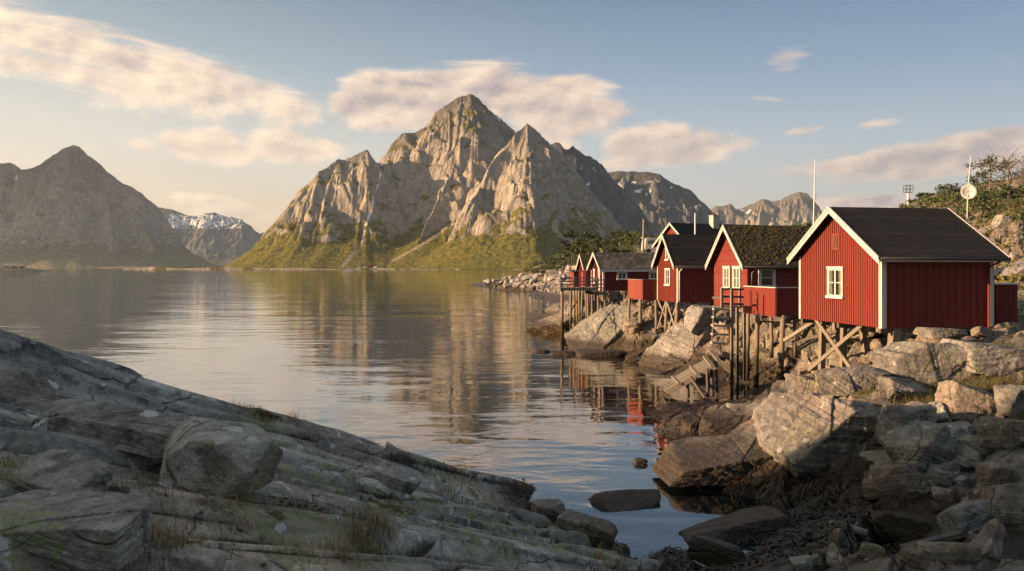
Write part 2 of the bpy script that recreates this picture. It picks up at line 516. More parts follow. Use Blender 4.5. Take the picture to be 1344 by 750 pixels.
def ridge_land(name, ridges, xr, yr, step, mat, seed, gul=27.0, gl=150.0, apron=0.16, snow_lines=(), snow_band=None, scree_lines=(), jag=6.0, crag=1.0):
    crests = [i for i, (c, pts) in enumerate(ridges) if c >= 0.8 and len(pts) > 5]
    """a mountain: crests and spurs as polylines of photo column, row and distance, with gullied flanks falling from them"""
    xs = np.arange(xr[0], xr[1] + step, step); ys = np.arange(yr[0], yr[1] + step, step)
    X, Y = np.meshgrid(xs, ys)
    wxn = fbm(X / 170, Y / 170, octv=4, seed=seed) * 30; wyn = fbm(X / 170 + 9, Y / 170, octv=4, seed=seed + 5) * 30
    Hm = np.full(X.shape, -30.0)
    dmin = np.full(X.shape, 1e9)
    for ri, (c, pts) in enumerate(ridges):
        pw = [q if isinstance(q, Vector) else P(*q) for q in pts]
        s0 = 0.0
        for a, b in zip(pw[:-1], pw[1:]):
            ex, ey = b.x - a.x, b.y - a.y
            L2 = ex * ex + ey * ey; L = math.sqrt(L2)
            t = np.clip(((X - a.x) * ex + (Y - a.y) * ey) / L2, 0, 1)
            ddx, ddy = X - (a.x + t * ex), Y - (a.y + t * ey)
            d0 = np.hypot(ddx, ddy)
            zc = a.z + t * (b.z - a.z)
            near = sstep(0, 60, d0)
            if ri in crests: dmin = np.minimum(dmin, d0)
            d = np.hypot(ddx + wxn * near, ddy + wyn * near)
            s = s0 + t * L + wxn * near * 0.6
            # gullies run down the fall line: fine along the crest, long down the slope
            ang = np.arctan2(ddy, ddx)
            gy = fbm(s / gl + ang * 1.5, d / (gl * 7) + ang * 0.7, np.full(X.shape, ri * 3.7), octv=3, gain=0.45, seed=seed + 31, ridged=True)
            gy2 = fbm(s / (gl * 0.27) + ang * 4.0, d / (gl * 2.2) + ang * 1.7, np.full(X.shape, ri * 5.1), octv=4, gain=0.55, seed=seed + 37, ridged=True)
            u = d / np.maximum(zc * c, 1.0)
            prof = np.where(u < 0.62, 1 - (1 - apron) * (u / 0.62) ** 0.92, apron * np.clip((1 - u) / 0.38, -1, 1))
            h = zc * prof + gul * ((gy - 0.25) + 0.42 * (gy2 - 0.2)) * sstep(2, 80, d) * (0.25 + 0.75 * sstep(0.02, 0.3, prof))
            Hm = np.maximum(Hm, h)
            s0 += L
    amp = sstep(5, 90, Hm)
    cl = fbm(X / 38, Y / 38, Hm / 150, octv=5, gain=0.55, seed=seed + 77, ridged=True)
    Hm = Hm + amp * jag * cl
    bk, e1 = blocks((X + wxn * 1.5) / 130, (Y + wyn * 1.5) / 100, seed + 5, 16.0, 62.0)
    bk2, e2 = blocks((X + wxn) / 48, (Y + wyn) / 40, seed + 6, 6.0, 24.0)
    Hm = Hm + crag * amp * sstep(30, 160, Hm) * (0.16 + 0.84 * sstep(6, 70 * max(1, crag), dmin)) * (bk * sstep(0, 0.25, e1) + bk2 * sstep(0, 0.25, e2))
    # benches: narrow ledges that catch the grass
    tb = fbm(X / 220, Y / 220, octv=3, seed=seed + 3) * 60
    q = (Hm + tb) / 58.0
    fr = q - np.floor(q)
    Hm = Hm + amp * 9.0 * (sstep(0.0, 1.0, fr) - fr)
    Hm = np.maximum(Hm, -30)
    edge = np.minimum.reduce([X - xr[0], xr[1] - X, Y - yr[0], yr[1] - Y])
    Hm = np.where(edge < step * 6, np.minimum(Hm, -8.0), Hm)
    px = CX + F_PX * X / Y; py = HY - F_PX * (Hm - ZC) / Y
    def near_lines(lines):
        mk = np.zeros(X.shape)
        for w, pl in lines:
            for (ax, ay), (bx, by) in zip(pl[:-1], pl[1:]):
                L2 = (bx - ax) ** 2 + (by - ay) ** 2
                t = np.clip(((px - ax) * (bx - ax) + (py - ay) * (by - ay)) / L2, 0, 1)
                dd = np.hypot(px - ax - t * (bx - ax), py - ay - t * (by - ay))
                mk = np.maximum(mk, np.clip(1.15 - dd / w, 0, 1))
        return mk
    snow = near_lines(snow_lines)
    if snow_band is not None:
        x0, x1, y0, y1, k = snow_band
        snow = np.maximum(snow, k * sstep(x0, x0 + 12, px) * sstep(x1, x1 - 12, px) * sstep(y0, y0 + 6, py) * sstep(y1, y1 - 14, py))
    scree = near_lines(scree_lines)
    o = mesh_np(name, np.stack([X, Y, Hm], -1).reshape(-1, 3), grid_faces(*X.shape), mat, smooth=False, attrs={'snow': snow, 'scree': scree})
    return tag(o, kind='structure')


# ---- the great peak across the fjord: left massif, central summit, right buttress with its spurs
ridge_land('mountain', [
    (1.0, [(262, 354, 2040), (310, 345, 2080), (345, 325, 2100), (372, 292, 2130), (385, 268, 2150), (402, 250, 2170), (418, 228, 2190), (445, 209, 2230), (453, 210, 2240), (464, 206, 2245), (482, 199, 2260), (492, 212, 2300), (507, 218, 2340)]),
    (0.75, [(482, 199, 2260), (474, 250, 2180), (462, 300, 2090), (440, 340, 2010)]),
    (0.75, [(418, 228, 2190), (415, 285, 2110), (405, 330, 2030)]),
    (0.98, [(507, 218, 2340), (513, 192, 2350), (532, 177, 2370), (545, 175, 2380), (566, 161, 2400), (572, 148, 2420), (590, 137, 2430), (606, 126, 2445), (617, 122, 2450), (626, 128, 2455), (640, 143, 2460), (660, 160, 2470), (676, 174, 2480), (700, 200, 2500), (740, 260, 2550), (780, 330, 2600)]),
    (0.62, [(545, 175, 2380), (538, 220, 2290), (520, 268, 2190), (492, 318, 2090), (470, 345, 2010)]),
    (0.62, [(617, 122, 2450), (612, 170, 2370), (598, 215, 2270), (575, 270, 2160), (545, 325, 2060)]),
    (0.9, [(692, 163, 2150), (703, 172, 2152), (716, 186, 2160), (732, 199, 2170), (750, 214, 2185), (768, 240, 2205), (790, 278, 2225), (812, 313, 2250), (835, 345, 2270)]),
    (0.7, [(692, 163, 2150), (678, 178, 2135), (665, 191, 2120), (645, 215, 2095), (630, 250, 2050), (610, 290, 2010), (592, 325, 1975)]),
    (0.62, [(692, 163, 2150), (692, 205, 2090), (700, 255, 2020), (698, 310, 1950)]),
    (0.62, [(732, 199, 2170), (735, 240, 2110), (748, 290, 2040), (755, 330, 1980)]),
], (-860, 560), (1700, 2750), 3.3, M['mountain'], 11,
    snow_lines=[(2.2, [(492, 217), (503, 217)]), (2.2, [(501, 222), (497, 240), (491, 256), (488, 275), (481, 292), (476, 312)]), (1.6, [(563, 176), (570, 176)]), (1.6, [(650, 150), (656, 158)])],
    scree_lines=[(3.0, [(478, 315), (465, 332), (450, 350)]), (2.0, [(595, 292), (560, 318), (515, 343)])])

# ---- mountains to the right of it, farther off; blue shade is painted into two of them
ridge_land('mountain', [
    (0.9, [(722, 192, 2720), (729, 189, 2720), (735, 190, 2720), (742, 199, 2725), (752, 194, 2730), (760, 200, 2735), (775, 206, 2740), (790, 217, 2750), (805, 240, 2765), (822, 270, 2780), (838, 302, 2800), (855, 332, 2830), (866, 352, 2850)]),
    (0.6, [(775, 206, 2740), (790, 250, 2670), (805, 300, 2590)]),
], (60, 720), (2450, 3100), 5.0, M['mountain_shade_blue'], 23, snow_lines=[(1.8, [(770, 244), (775, 240)]), (1.6, [(779, 221), (782, 224)])])
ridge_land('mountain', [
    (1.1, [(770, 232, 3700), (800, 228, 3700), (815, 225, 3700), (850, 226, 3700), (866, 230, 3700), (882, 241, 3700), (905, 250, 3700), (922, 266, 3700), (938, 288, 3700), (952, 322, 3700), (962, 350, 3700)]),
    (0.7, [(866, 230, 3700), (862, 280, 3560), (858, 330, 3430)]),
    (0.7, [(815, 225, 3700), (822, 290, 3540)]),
], (200, 1250), (3200, 4100), 6.5, M['mountain_shade_blue'], 37, snow_lines=[(2.0, [(832, 253), (843, 249)]), (2.4, [(848, 253), (858, 249)]), (2.0, [(812, 243), (818, 246)]), (1.6, [(822, 241), (834, 240)]), (1.6, [(868, 266), (872, 265)]), (1.5, [(850, 239), (856, 238)]), (1.5, [(880, 246), (883, 246)])])
ridge_land('mountain', [
    (0.9, [(915, 296, 7400), (928, 282, 7400), (938, 272, 7400), (950, 272, 7400), (958, 269, 7400), (966, 276, 7400), (976, 275, 7400), (990, 268, 7400), (1001, 262, 7400), (1012, 266, 7400), (1024, 264, 7400), (1036, 257, 7400), (1050, 253, 7400), (1060, 256, 7400), (1069, 270, 7400), (1076, 290, 7400), (1090, 320, 7400), (1110, 348, 7400)]),
    (0.6, [(1050, 253, 7400), (1040, 290, 7200), (1030, 330, 6900)]),
    (0.6, [(1001, 262, 7400), (995, 300, 7150), (985, 340, 6900)]),
], (1500, 3400), (6700, 7900), 14.0, M['mountain_far'], 51, gul=45, gl=300, crag=1.5, jag=14, snow_lines=[(2.2, [(965, 272), (975, 278)]), (1.8, [(945, 285), (952, 281)]), (2.0, [(978, 281), (985, 276)])])

# ---- the mountain on the left, kept in shade by the unseen ones added farther left
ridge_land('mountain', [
    (0.95, [(-90, 240, 4000), (-40, 226, 4000), (-5, 215, 4000), (12, 214, 4000), (20, 218, 4000), (28, 222, 4000), (45, 222, 4000), (62, 209, 4000), (80, 198, 4000), (97, 191, 4000), (104, 192, 4000), (114, 203, 4000), (128, 214, 4000), (140, 226, 4000), (160, 241, 4000), (172, 246, 4000), (186, 254, 4000), (198, 272, 4000), (212, 292, 4000), (228, 313, 4000), (246, 333, 4000), (268, 350, 4000)]),
    (0.6, [(97, 191, 4000), (80, 245, 3880), (60, 300, 3720), (30, 345, 3560)]),
    (0.6, [(128, 214, 4000), (140, 265, 3850), (150, 320, 3680)]),
    (0.6, [(12, 214, 4000), (8, 270, 3850), (15, 330, 3650)]),
    (0.6, [(172, 246, 4000), (190, 300, 3860), (205, 340, 3750)]),
], (-3050, -1400), (3400, 4500), 7.0, M['mountain_far'], 67, gul=46, gl=220, jag=9, snow_lines=[(2.4, [(21, 236), (24, 228)])])
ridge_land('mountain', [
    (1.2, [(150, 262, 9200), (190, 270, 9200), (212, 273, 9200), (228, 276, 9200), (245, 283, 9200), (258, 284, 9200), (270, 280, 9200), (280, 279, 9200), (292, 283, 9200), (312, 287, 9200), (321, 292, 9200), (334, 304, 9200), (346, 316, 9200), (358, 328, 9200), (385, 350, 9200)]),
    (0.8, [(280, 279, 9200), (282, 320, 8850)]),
], (-4900, -2300), (8100, 10100), 17.0, M['mountain_shade_blue'], 83, gul=50, gl=260, jag=14, snow_band=(215, 326, 278, 308, 0.75))
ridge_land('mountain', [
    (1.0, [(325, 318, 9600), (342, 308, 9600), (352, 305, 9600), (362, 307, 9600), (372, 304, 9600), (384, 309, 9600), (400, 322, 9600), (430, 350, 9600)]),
], (-3300, -2100), (9100, 10100), 20.0, M['mountain_shade_blue'], 97, gul=50, gl=260, jag=16, snow_band=(335, 400, 303, 330, 0.7))
# ---- unseen mountains added beyond the left edge to keep the left shore in shade
ridge_land('mountain', [
    (0.8, [Vector((-6300, 2750, 900)), Vector((-6000, 3200, 1450)), Vector((-5900, 3900, 1500)), Vector((-5700, 4700, 1350)), Vector((-5600, 5500, 1500)), Vector((-5500, 6300, 1200)), Vector((-5400, 7000, 700))]),
], (-8200, -4000), (1700, 8200), 40.0, M['mountain_far'], 101, gul=40, gl=300, jag=16)

# ------------------------------------------------------------------ water and sea bed
def water_mat():
    m, g = new_mat('fjord_water')
    pos = g.geo()['Position']
    x, y, z = g.sep(pos)
    flat = g.comb(x, y, 0.0)
    # wind lanes and slicks
    lane = g.noise(g.mapping(flat, scale=(0.006, 0.022, 1)), 1.0, 4, 0.6, 0.8)
    lane2 = g.noise(g.mapping(flat, scale=(0.05, 0.13, 1)), 1.0, 3, 0.6, 0.5)
    k = g.m('ADD', g.step(lane, 0.40, 0.62, 0.35, 1.0), g.step(lane2, 0.4, 0.7, 0.0, 0.5))
    w1 = g.noise(g.mapping(flat, rot=(0, 0, 0.2), scale=(0.45, 0.85, 1)), 1.0, 2, 0.5, 0.3)
    w2 = g.noise(g.mapping(flat, rot=(0, 0, -0.25), scale=(1.5, 2.6, 1)), 1.0, 3, 0.55, 0.4)
    w3 = g.noise(g.mapping(flat, rot=(0, 0, 0.1), scale=(0.10, 0.22, 1)), 1.0, 2, 0.5)
    h = g.m('ADD', g.m('MULTIPLY', w1, 0.055), g.m('ADD', g.m('MULTIPLY', w2, 0.016), g.m('MULTIPLY', w3, 0.16)))
    h = g.m('MULTIPLY', h, g.m('MULTIPLY', k, 0.42))
    nb = g.bump(h, 1.0, 1.0)
    fr = g.n('ShaderNodeFresnel'); fr.inputs['IOR'].default_value = 1.333; g.put(fr.inputs['Normal'], nb)
    gl = g.n('ShaderNodeBsdfGlossy'); gl.inputs['Roughness'].default_value = 0.03; g.put(gl.inputs['Color'], (1.0, 1.0, 1.0)); g.put(gl.inputs['Normal'], nb)
    tr = g.n('ShaderNodeBsdfTransparent'); g.put(tr.inputs['Color'], (0.30, 0.46, 0.42))
    df = g.n('ShaderNodeBsdfDiffuse'); g.put(df.inputs['Color'], (0.006, 0.014, 0.014))
    body = g.n('ShaderNodeMixShader'); body.inputs[0].default_value = 0.45
    g.put(body.inputs[1], tr.outputs[0]); g.put(body.inputs[2], df.outputs[0])
    mx = g.n('ShaderNodeMixShader')
    g.put(mx.inputs[0], g.m('POWER', fr.outputs[0], 0.60)); g.put(mx.inputs[1], body.outputs[0]); g.put(mx.inputs[2], gl.outputs[0])
    g.out(mx.outputs[0])
    return m


M['water'] = water_mat()
m_, g = new_mat('sea_bed_mud')
g.out(g.bsdf(g.ramp(g.noise(g.geo()['Position'], 0.8, 5, 0.6), [(0.3, (0.012, 0.016, 0.012)), (0.7, (0.05, 0.055, 0.04))]), 0.95, None, 0.1))
M['sea_bed'] = m_
def sheet(name, x0, x1, y0, y1, z, mat):
    return tag(mesh_np(name, [(x0, y0, z), (x1, y0, z), (x1, y1, z), (x0, y1, z)], [(0, 1, 2, 3)], mat), kind='structure')
sheet('water', -12000, 12000, -800, 12000, 0.0, M['water'])
sheet('sea_bed', -12000, 12000, -800, 12000, -40.0, M['sea_bed'])

# ---- the air over the fjord
m_, g = new_mat('haze_air')
vol = g.n('ShaderNodeVolumePrincipled')
vol.inputs['Color'].default_value = (0.66, 0.82, 1.0, 1)
vol.inputs['Density'].default_value = 3.2e-5
vol.inputs['Anisotropy'].default_value = 0.35
g.out(None, volume=vol.outputs[0])
hz = MB().box(-12500, 12500, -900, 12500, -42, 1700).build('haze', m_)
tag(hz, kind='stuff')
# ------------------------------------------------------------------ rock, soil, timber and paint
STRIKE = math.radians(58.3)          # the beds of the foreground rock run down to the right


def rock_mat(name, tones, lichen=0.5, green=0.5, strike=STRIKE, tide=0.55, crack=0.8, soil=0.0, rough_bump=1.0, lw=0.013):
    m, g = new_mat(name)
    go = g.geo()
    pos = go['Position']; z = g.sep(pos)[2]
    nzv = g.sep(go['Normal'])[2]
    rp = g.mapping(pos, rot=(0, 0, -strike))
    bed = g.mapping(rp, scale=(0.5, 3.2, 3.2))
    n1 = g.noise(pos, 0.55, 5, 0.6)
    n2 = g.noise(bed, 1.3, 6, 0.65, 0.5)
    n3 = g.noise(pos, 14.0, 4, 0.7)
    v = g.m('ADD', g.m('MULTIPLY', n1, 0.38), g.m('ADD', g.m('MULTIPLY', n2, 0.30), g.m('ADD', g.m('MULTIPLY', n3, 0.20), g.m('MULTIPLY', g.noise(pos, 45.0, 3, 0.7), 0.14))))
    a, b, c = tones
    col = g.ramp(v, [(0.41, a), (0.53, b), (0.64, c)])
    col = g.mix(g.step(g.noise(pos, 0.25, 3, 0.5), 0.45, 0.7, 0.0, 0.55), col, g.mix(1.0, col, (1.12, 0.86, 0.66), 'MULTIPLY'))
    # dark crustose lichen, then pale and yellow-green rosettes
    wob = g.vm('ADD', pos, g.vm('SCALE', g.vm('SUBTRACT', g.noise(pos, 5.0, 3, 0.6, color=True), (0.5, 0.5, 0.5)), scale=0.28))
    dk = g.step(g.noise(pos, 2.6, 8, 0.74), 0.54, 0.60)
    dk = g.m('MULTIPLY', dk, g.step(g.noise(pos, 0.6, 4, 0.6), 0.36, 0.60, 0.35, 1.0))
    col = g.mix(g.m('MULTIPLY', dk, 0.72), col, (0.034, 0.032, 0.028))
    if green > 0:
        area = g.step(g.noise(pos, 0.33, 3, 0.5), 0.43, 0.54)
        gl = g.step(g.m('ADD', g.noise(wob, 5.5, 6, 0.7), g.m('MULTIPLY', area, 0.07)), 0.575, 0.61)
        col = g.mix(g.m('MULTIPLY', gl, g.m('MULTIPLY', area, green)), col, (0.26, 0.28, 0.135))
    if lichen > 0:
        d1 = g.voro(wob, 2.9); r1 = g.sep(g.voro(wob, 2.9, out='Color'))[0]
        disc = g.m('MULTIPLY', g.step(g.m('SUBTRACT', g.m('MULTIPLY', r1, 0.42), 0.135), 0.0, 0.01), g.step(g.m('SUBTRACT', g.m('SUBTRACT', g.m('MULTIPLY', r1, 0.42), 0.10), d1), 0.0, 0.03))
        spot = g.step(g.voro(wob, 9.0), 0.20, 0.12)
        spot = g.m('MULTIPLY', spot, g.step(g.noise(pos, 0.9, 3, 0.5), 0.52, 0.64))
        col = g.mix(g.m('MULTIPLY', g.m('MAXIMUM', disc, g.m('MULTIPLY', spot, 0.7)), lichen), col, (0.56, 0.55, 0.51))
    # fractures along the beds and across them
    w2 = g.vm('ADD', rp, g.vm('SCALE', g.vm('SUBTRACT', g.noise(pos, 1.1, 3, 0.6, color=True), (0.5, 0.5, 0.5)), scale=0.5))
    ce = g.voro(g.mapping(w2, scale=(0.32, 1.05, 1.05)), crack, 'DISTANCE_TO_EDGE')
    line = g.step(ce, 0.0, lw, 1.0, 0.0)
    line = g.m('MULTIPLY', line, g.step(n1, 0.42, 0.58))
    col = g.mix(g.m('MULTIPLY', line, 0.6), col, (0.018, 0.016, 0.013))
    if name == 'foreground_rock':
        jt = g.attr('joint')['Fac']
        jn = g.noise(pos, 3.0, 6, 0.7)
        jm = g.m('MULTIPLY', g.step(g.m('ADD', jt, g.m('MULTIPLY', g.m('SUBTRACT', jn, 0.5), 1.2)), 0.50, 0.72), g.step(g.noise(pos, 0.8, 3, 0.5), 0.42, 0.58))
        col = g.mix(g.m('MULTIPLY', jm, 0.9), col, g.ramp(g.noise(pos, 9.0, 5, 0.7), [(0.3, (0.020, 0.018, 0.008)), (0.55, (0.055, 0.045, 0.016)), (0.75, (0.10, 0.075, 0.022))]))
        col = g.mix(g.m('MULTIPLY', g.step(jt, 0.62, 0.92), 0.88), col, (0.012, 0.011, 0.009))
    # soil, moss and withered grass gather on flat ground
    if soil > 0:
        sm = g.m('ADD', nzv, g.m('MULTIPLY', g.m('SUBTRACT', g.noise(pos, 0.5, 6, 0.7), 0.5), 1.1))
        sf = g.m('MULTIPLY', g.step(sm, 1.04 - soil * 0.3, 1.16 - soil * 0.3), g.step(z, 1.2, 2.4))
        gc = g.ramp(g.noise(pos, 2.5, 6, 0.75), [(0.3, (0.022, 0.028, 0.009)), (0.5, (0.055, 0.058, 0.018)), (0.68, (0.13, 0.085, 0.035))])
        col = g.mix(sf, col, gc)
    # tidal zone: black lichen line, then brown wrack and wet stone
    zt = g.m('ADD', z, g.m('MULTIPLY', g.m('SUBTRACT', g.noise(pos, 0.8, 5, 0.65), 0.5), 0.9))
    wet = g.step(zt, tide, tide + 0.5, 1.0, 0.0)
    wrack = g.ramp(g.noise(pos, 6.0, 5, 0.7), [(0.35, (0.010, 0.008, 0.004)), (0.6, (0.035, 0.022, 0.008)), (0.75, (0.07, 0.042, 0.014))])
    col = g.mix(g.m('MULTIPLY', wet, 0.88), col, wrack)
    h = g.m('ADD', g.m('MULTIPLY', n2, 0.10), g.m('ADD', g.m('MULTIPLY', g.noise(pos, 5.0, 8, 0.7), 0.075), g.m('ADD', g.m('MULTIPLY', n3, 0.030), g.m('MULTIPLY', g.noise(pos, 30.0, 5, 0.75), 0.020))))
    h = g.m('SUBTRACT', h, g.m('MULTIPLY', line, 0.06))
    nb = g.bump(h, 0.9, 1.0 * rough_bump)
    g.out(g.bsdf(col, g.m('SUBTRACT', 0.88, g.m('MULTIPLY', wet, 0.42)), nb, 0.3))
    return m


M['rock_fore'] = rock_mat('foreground_rock', ((0.105, 0.099, 0.085), (0.33, 0.313, 0.270), (0.64, 0.60, 0.525)), lichen=0.85, green=0.95, tide=0.35, crack=0.75)
M['rock_shore'] = rock_mat('shore_rock', ((0.068, 0.064, 0.060), (0.175, 0.166, 0.155), (0.31, 0.295, 0.275)), lichen=0.35, green=0.35, strike=math.radians(50), tide=0.55, crack=0.55)
M['land'] = rock_mat('shore_land', ((0.070, 0.062, 0.055), (0.17, 0.15, 0.13), (0.30, 0.265, 0.23)), lichen=0.3, green=0.3, strike=math.radians(50), tide=0.9, crack=0.5, soil=0.6)
M['boulder'] = rock_mat('boulder_rock', ((0.070, 0.058, 0.047), (0.185, 0.158, 0.128), (0.35, 0.30, 0.245)), lichen=0.3, green=0.25, tide=0.75, crack=0.4, lw=0.007)
M['boulder_grey'] = rock_mat('grey_boulder_rock', ((0.080, 0.077, 0.070), (0.20, 0.193, 0.175), (0.38, 0.365, 0.335)), lichen=0.6, green=0.35, tide=0.3, crack=0.5, lw=0.005)
M['boulder_wet'] = rock_mat('weedy_boulder_rock', ((0.05, 0.043, 0.036), (0.12, 0.105, 0.088), (0.22, 0.19, 0.16)), lichen=0.0, green=0.0, tide=0.85, crack=0.4)
M['boulder_pale'] = rock_mat('pale_boulder_rock', ((0.12, 0.115, 0.10), (0.34, 0.33, 0.295), (0.60, 0.58, 0.53)), lichen=0.7, green=0.5, tide=0.3, crack=0.09, lw=0.002)
M['rock_tidal'] = rock_mat('tidal_shore_rock', ((0.06, 0.056, 0.052), (0.155, 0.145, 0.133), (0.27, 0.255, 0.235)), lichen=0.1, green=0.1, strike=math.radians(50), tide=0.95, crack=0.55, lw=0.008)
M['riprap'] = rock_mat('riprap_rock', ((0.12, 0.115, 0.11), (0.26, 0.25, 0.24), (0.40, 0.385, 0.365)), lichen=0.0, green=0.0, tide=0.9, crack=0.4)


def wood_mat(name, a, b, wet=None, stretch=(9, 9, 0.9)):
    m, g = new_mat(name)
    co = g.tex()['Object']; pos = g.geo()['Position']
    n = g.noise(g.mapping(co, scale=stretch), 2.2, 6, 0.65, 0.3)
    n2 = g.noise(pos, 1.3, 4, 0.6)
    col = g.mix(g.m('ADD', g.m('MULTIPLY', n, 0.75), g.m('MULTIPLY', n2, 0.25)), a, b)
    col = g.mix(g.step(n, 0.30, 0.42, 0.75, 0.0), col, (0.025, 0.02, 0.015))
    if wet is not None:
        z = g.m('ADD', g.sep(pos)[2], g.m('MULTIPLY', g.m('SUBTRACT', g.noise(pos, 2.5, 4, 0.6), 0.5), 1.2))
        col = g.mix(g.step(z, wet, wet + 1.0, 0.92, 0.0), col, (0.018, 0.015, 0.008))
    g.out(g.bsdf(col, 0.9, g.bump(n, 0.5, 0.02), 0.2))
    return m


M['wood'] = wood_mat('weathered_grey_wood', (0.08, 0.07, 0.06), (0.26, 0.235, 0.20))
M['pale_wood'] = wood_mat('pale_weathered_wood', (0.17, 0.15, 0.125), (0.40, 0.36, 0.31), stretch=(1.5, 14, 14))
M['deck_wood'] = wood_mat('weathered_deck_wood', (0.06, 0.055, 0.050), (0.20, 0.187, 0.17), stretch=(1.5, 14, 14))
M['post_wood'] = wood_mat('pile_wood', (0.08, 0.064, 0.048), (0.25, 0.205, 0.15), wet=1.5)
M['brace_wood'] = wood_mat('brace_wood', (0.09, 0.076, 0.060), (0.225, 0.195, 0.157))
M['dark_wood'] = wood_mat('old_dark_wood', (0.035, 0.03, 0.026), (0.13, 0.115, 0.10))


def paint_mat(name, col, worn, wear=0.25, vertical=True, rough=0.7, spec=0.25):
    m, g = new_mat(name)
    co = g.tex()['Object']; pos = g.geo()['Position']
    st = g.noise(g.mapping(co, scale=(6, 6, 0.5) if vertical else (0.5, 6, 9)), 2.0, 6, 0.65)
    blot = g.noise(pos, 1.1, 5, 0.65)
    isl = g.n('ShaderNodeNewGeometry').outputs['Random Per Island']
    c = g.mix(g.m('ADD', g.m('MULTIPLY', st, 0.6), g.m('MULTIPLY', blot, 0.4)), tuple(x * 0.72 for x in col), tuple(min(1, x * 1.25) for x in col))
    c = g.mix(g.m('MULTIPLY', isl, 0.34), c, tuple(x * 0.50 for x in col))
    c = g.mix(g.step(g.m('ADD', g.m('MULTIPLY', st, 0.55), g.m('MULTIPLY', g.noise(pos, 7.0, 5, 0.75), 0.45)), 0.58, 0.70, 0.0, wear), c, worn)
    g.out(g.bsdf(c, rough, g.bump(g.m('ADD', st, g.m('MULTIPLY', g.noise(pos, 30, 3, 0.6), 0.3)), 0.35, 0.012), spec))
    return m


RED = (0.140, 0.022, 0.0145)
M['red'] = paint_mat('falu_red_paint', RED, (0.20, 0.075, 0.05), 0.45)
M['red_h'] = paint_mat('falu_red_lap_paint', (0.132, 0.021, 0.0145), (0.105, 0.045, 0.032), 0.5, vertical=False)
M['red_deep'] = paint_mat('deep_red_paint', (0.108, 0.015, 0.013), (0.08, 0.03, 0.025), 0.4, vertical=False)
M['red_fade'] = paint_mat('faded_red_paint', (0.165, 0.037, 0.025), (0.14, 0.075, 0.052), 0.55)
M['white'] = paint_mat('white_trim_paint', (0.43, 0.41, 0.385), (0.24, 0.21, 0.185), 0.5, rough=0.6)
M['window_white'] = paint_mat('window_white_paint', (0.50, 0.48, 0.455), (0.30, 0.27, 0.24), 0.35, rough=0.5)
M['black_metal'] = paint_mat('black_gutter_metal', (0.016, 0.016, 0.018), (0.05, 0.045, 0.04), 0.3, rough=0.45, spec=0.5)
M['pale_metal'] = paint_mat('pale_painted_metal', (0.55, 0.53, 0.50), (0.28, 0.25, 0.22), 0.3, rough=0.5, spec=0.4)
M['steel'] = paint_mat('galvanised_steel', (0.34, 0.34, 0.33), (0.20, 0.18, 0.16), 0.4, rough=0.5, spec=0.5)


def felt_mat(name, base, seam=1.05, moss=0.0):
    m, g = new_mat(name)
    co = g.tex()['Object']; pos = g.geo()['Position']
    x, y, z = g.sep(co)
    n = g.noise(pos, 2.2, 5, 0.65); fine = g.noise(pos, 60, 3, 0.7)
    c = g.mix(n, tuple(v * 0.6 for v in base), tuple(v * 1.5 for v in base))
    c = g.mix(g.step(fine, 0.55, 0.75, 0.0, 0.5), c, tuple(v * 2.6 for v in base))
    fr = g.m('FRACT', g.m('DIVIDE', y, seam))
    edge = g.step(g.m('ABSOLUTE', g.m('SUBTRACT', fr, 0.5)), 0.478, 0.492)
    c = g.mix(g.m('MULTIPLY', edge, 0.8), c, tuple(v * 2.8 for v in base))
    c = g.mix(g.step(g.noise(pos, 0.9, 5, 0.7), 0.52, 0.72, 0.0, 0.55), c, (0.034, 0.033, 0.027))
    h = g.m('ADD', g.m('MULTIPLY', fr, 0.012), g.m('ADD', g.m('MULTIPLY', fine, 0.004), g.m('MULTIPLY', n, 0.02)))
    g.out(g.bsdf(c, 0.92, g.bump(h, 0.8, 1.0), 0.2))
    return m


M['felt'] = felt_mat('black_roof_felt', (0.012, 0.012, 0.0125))


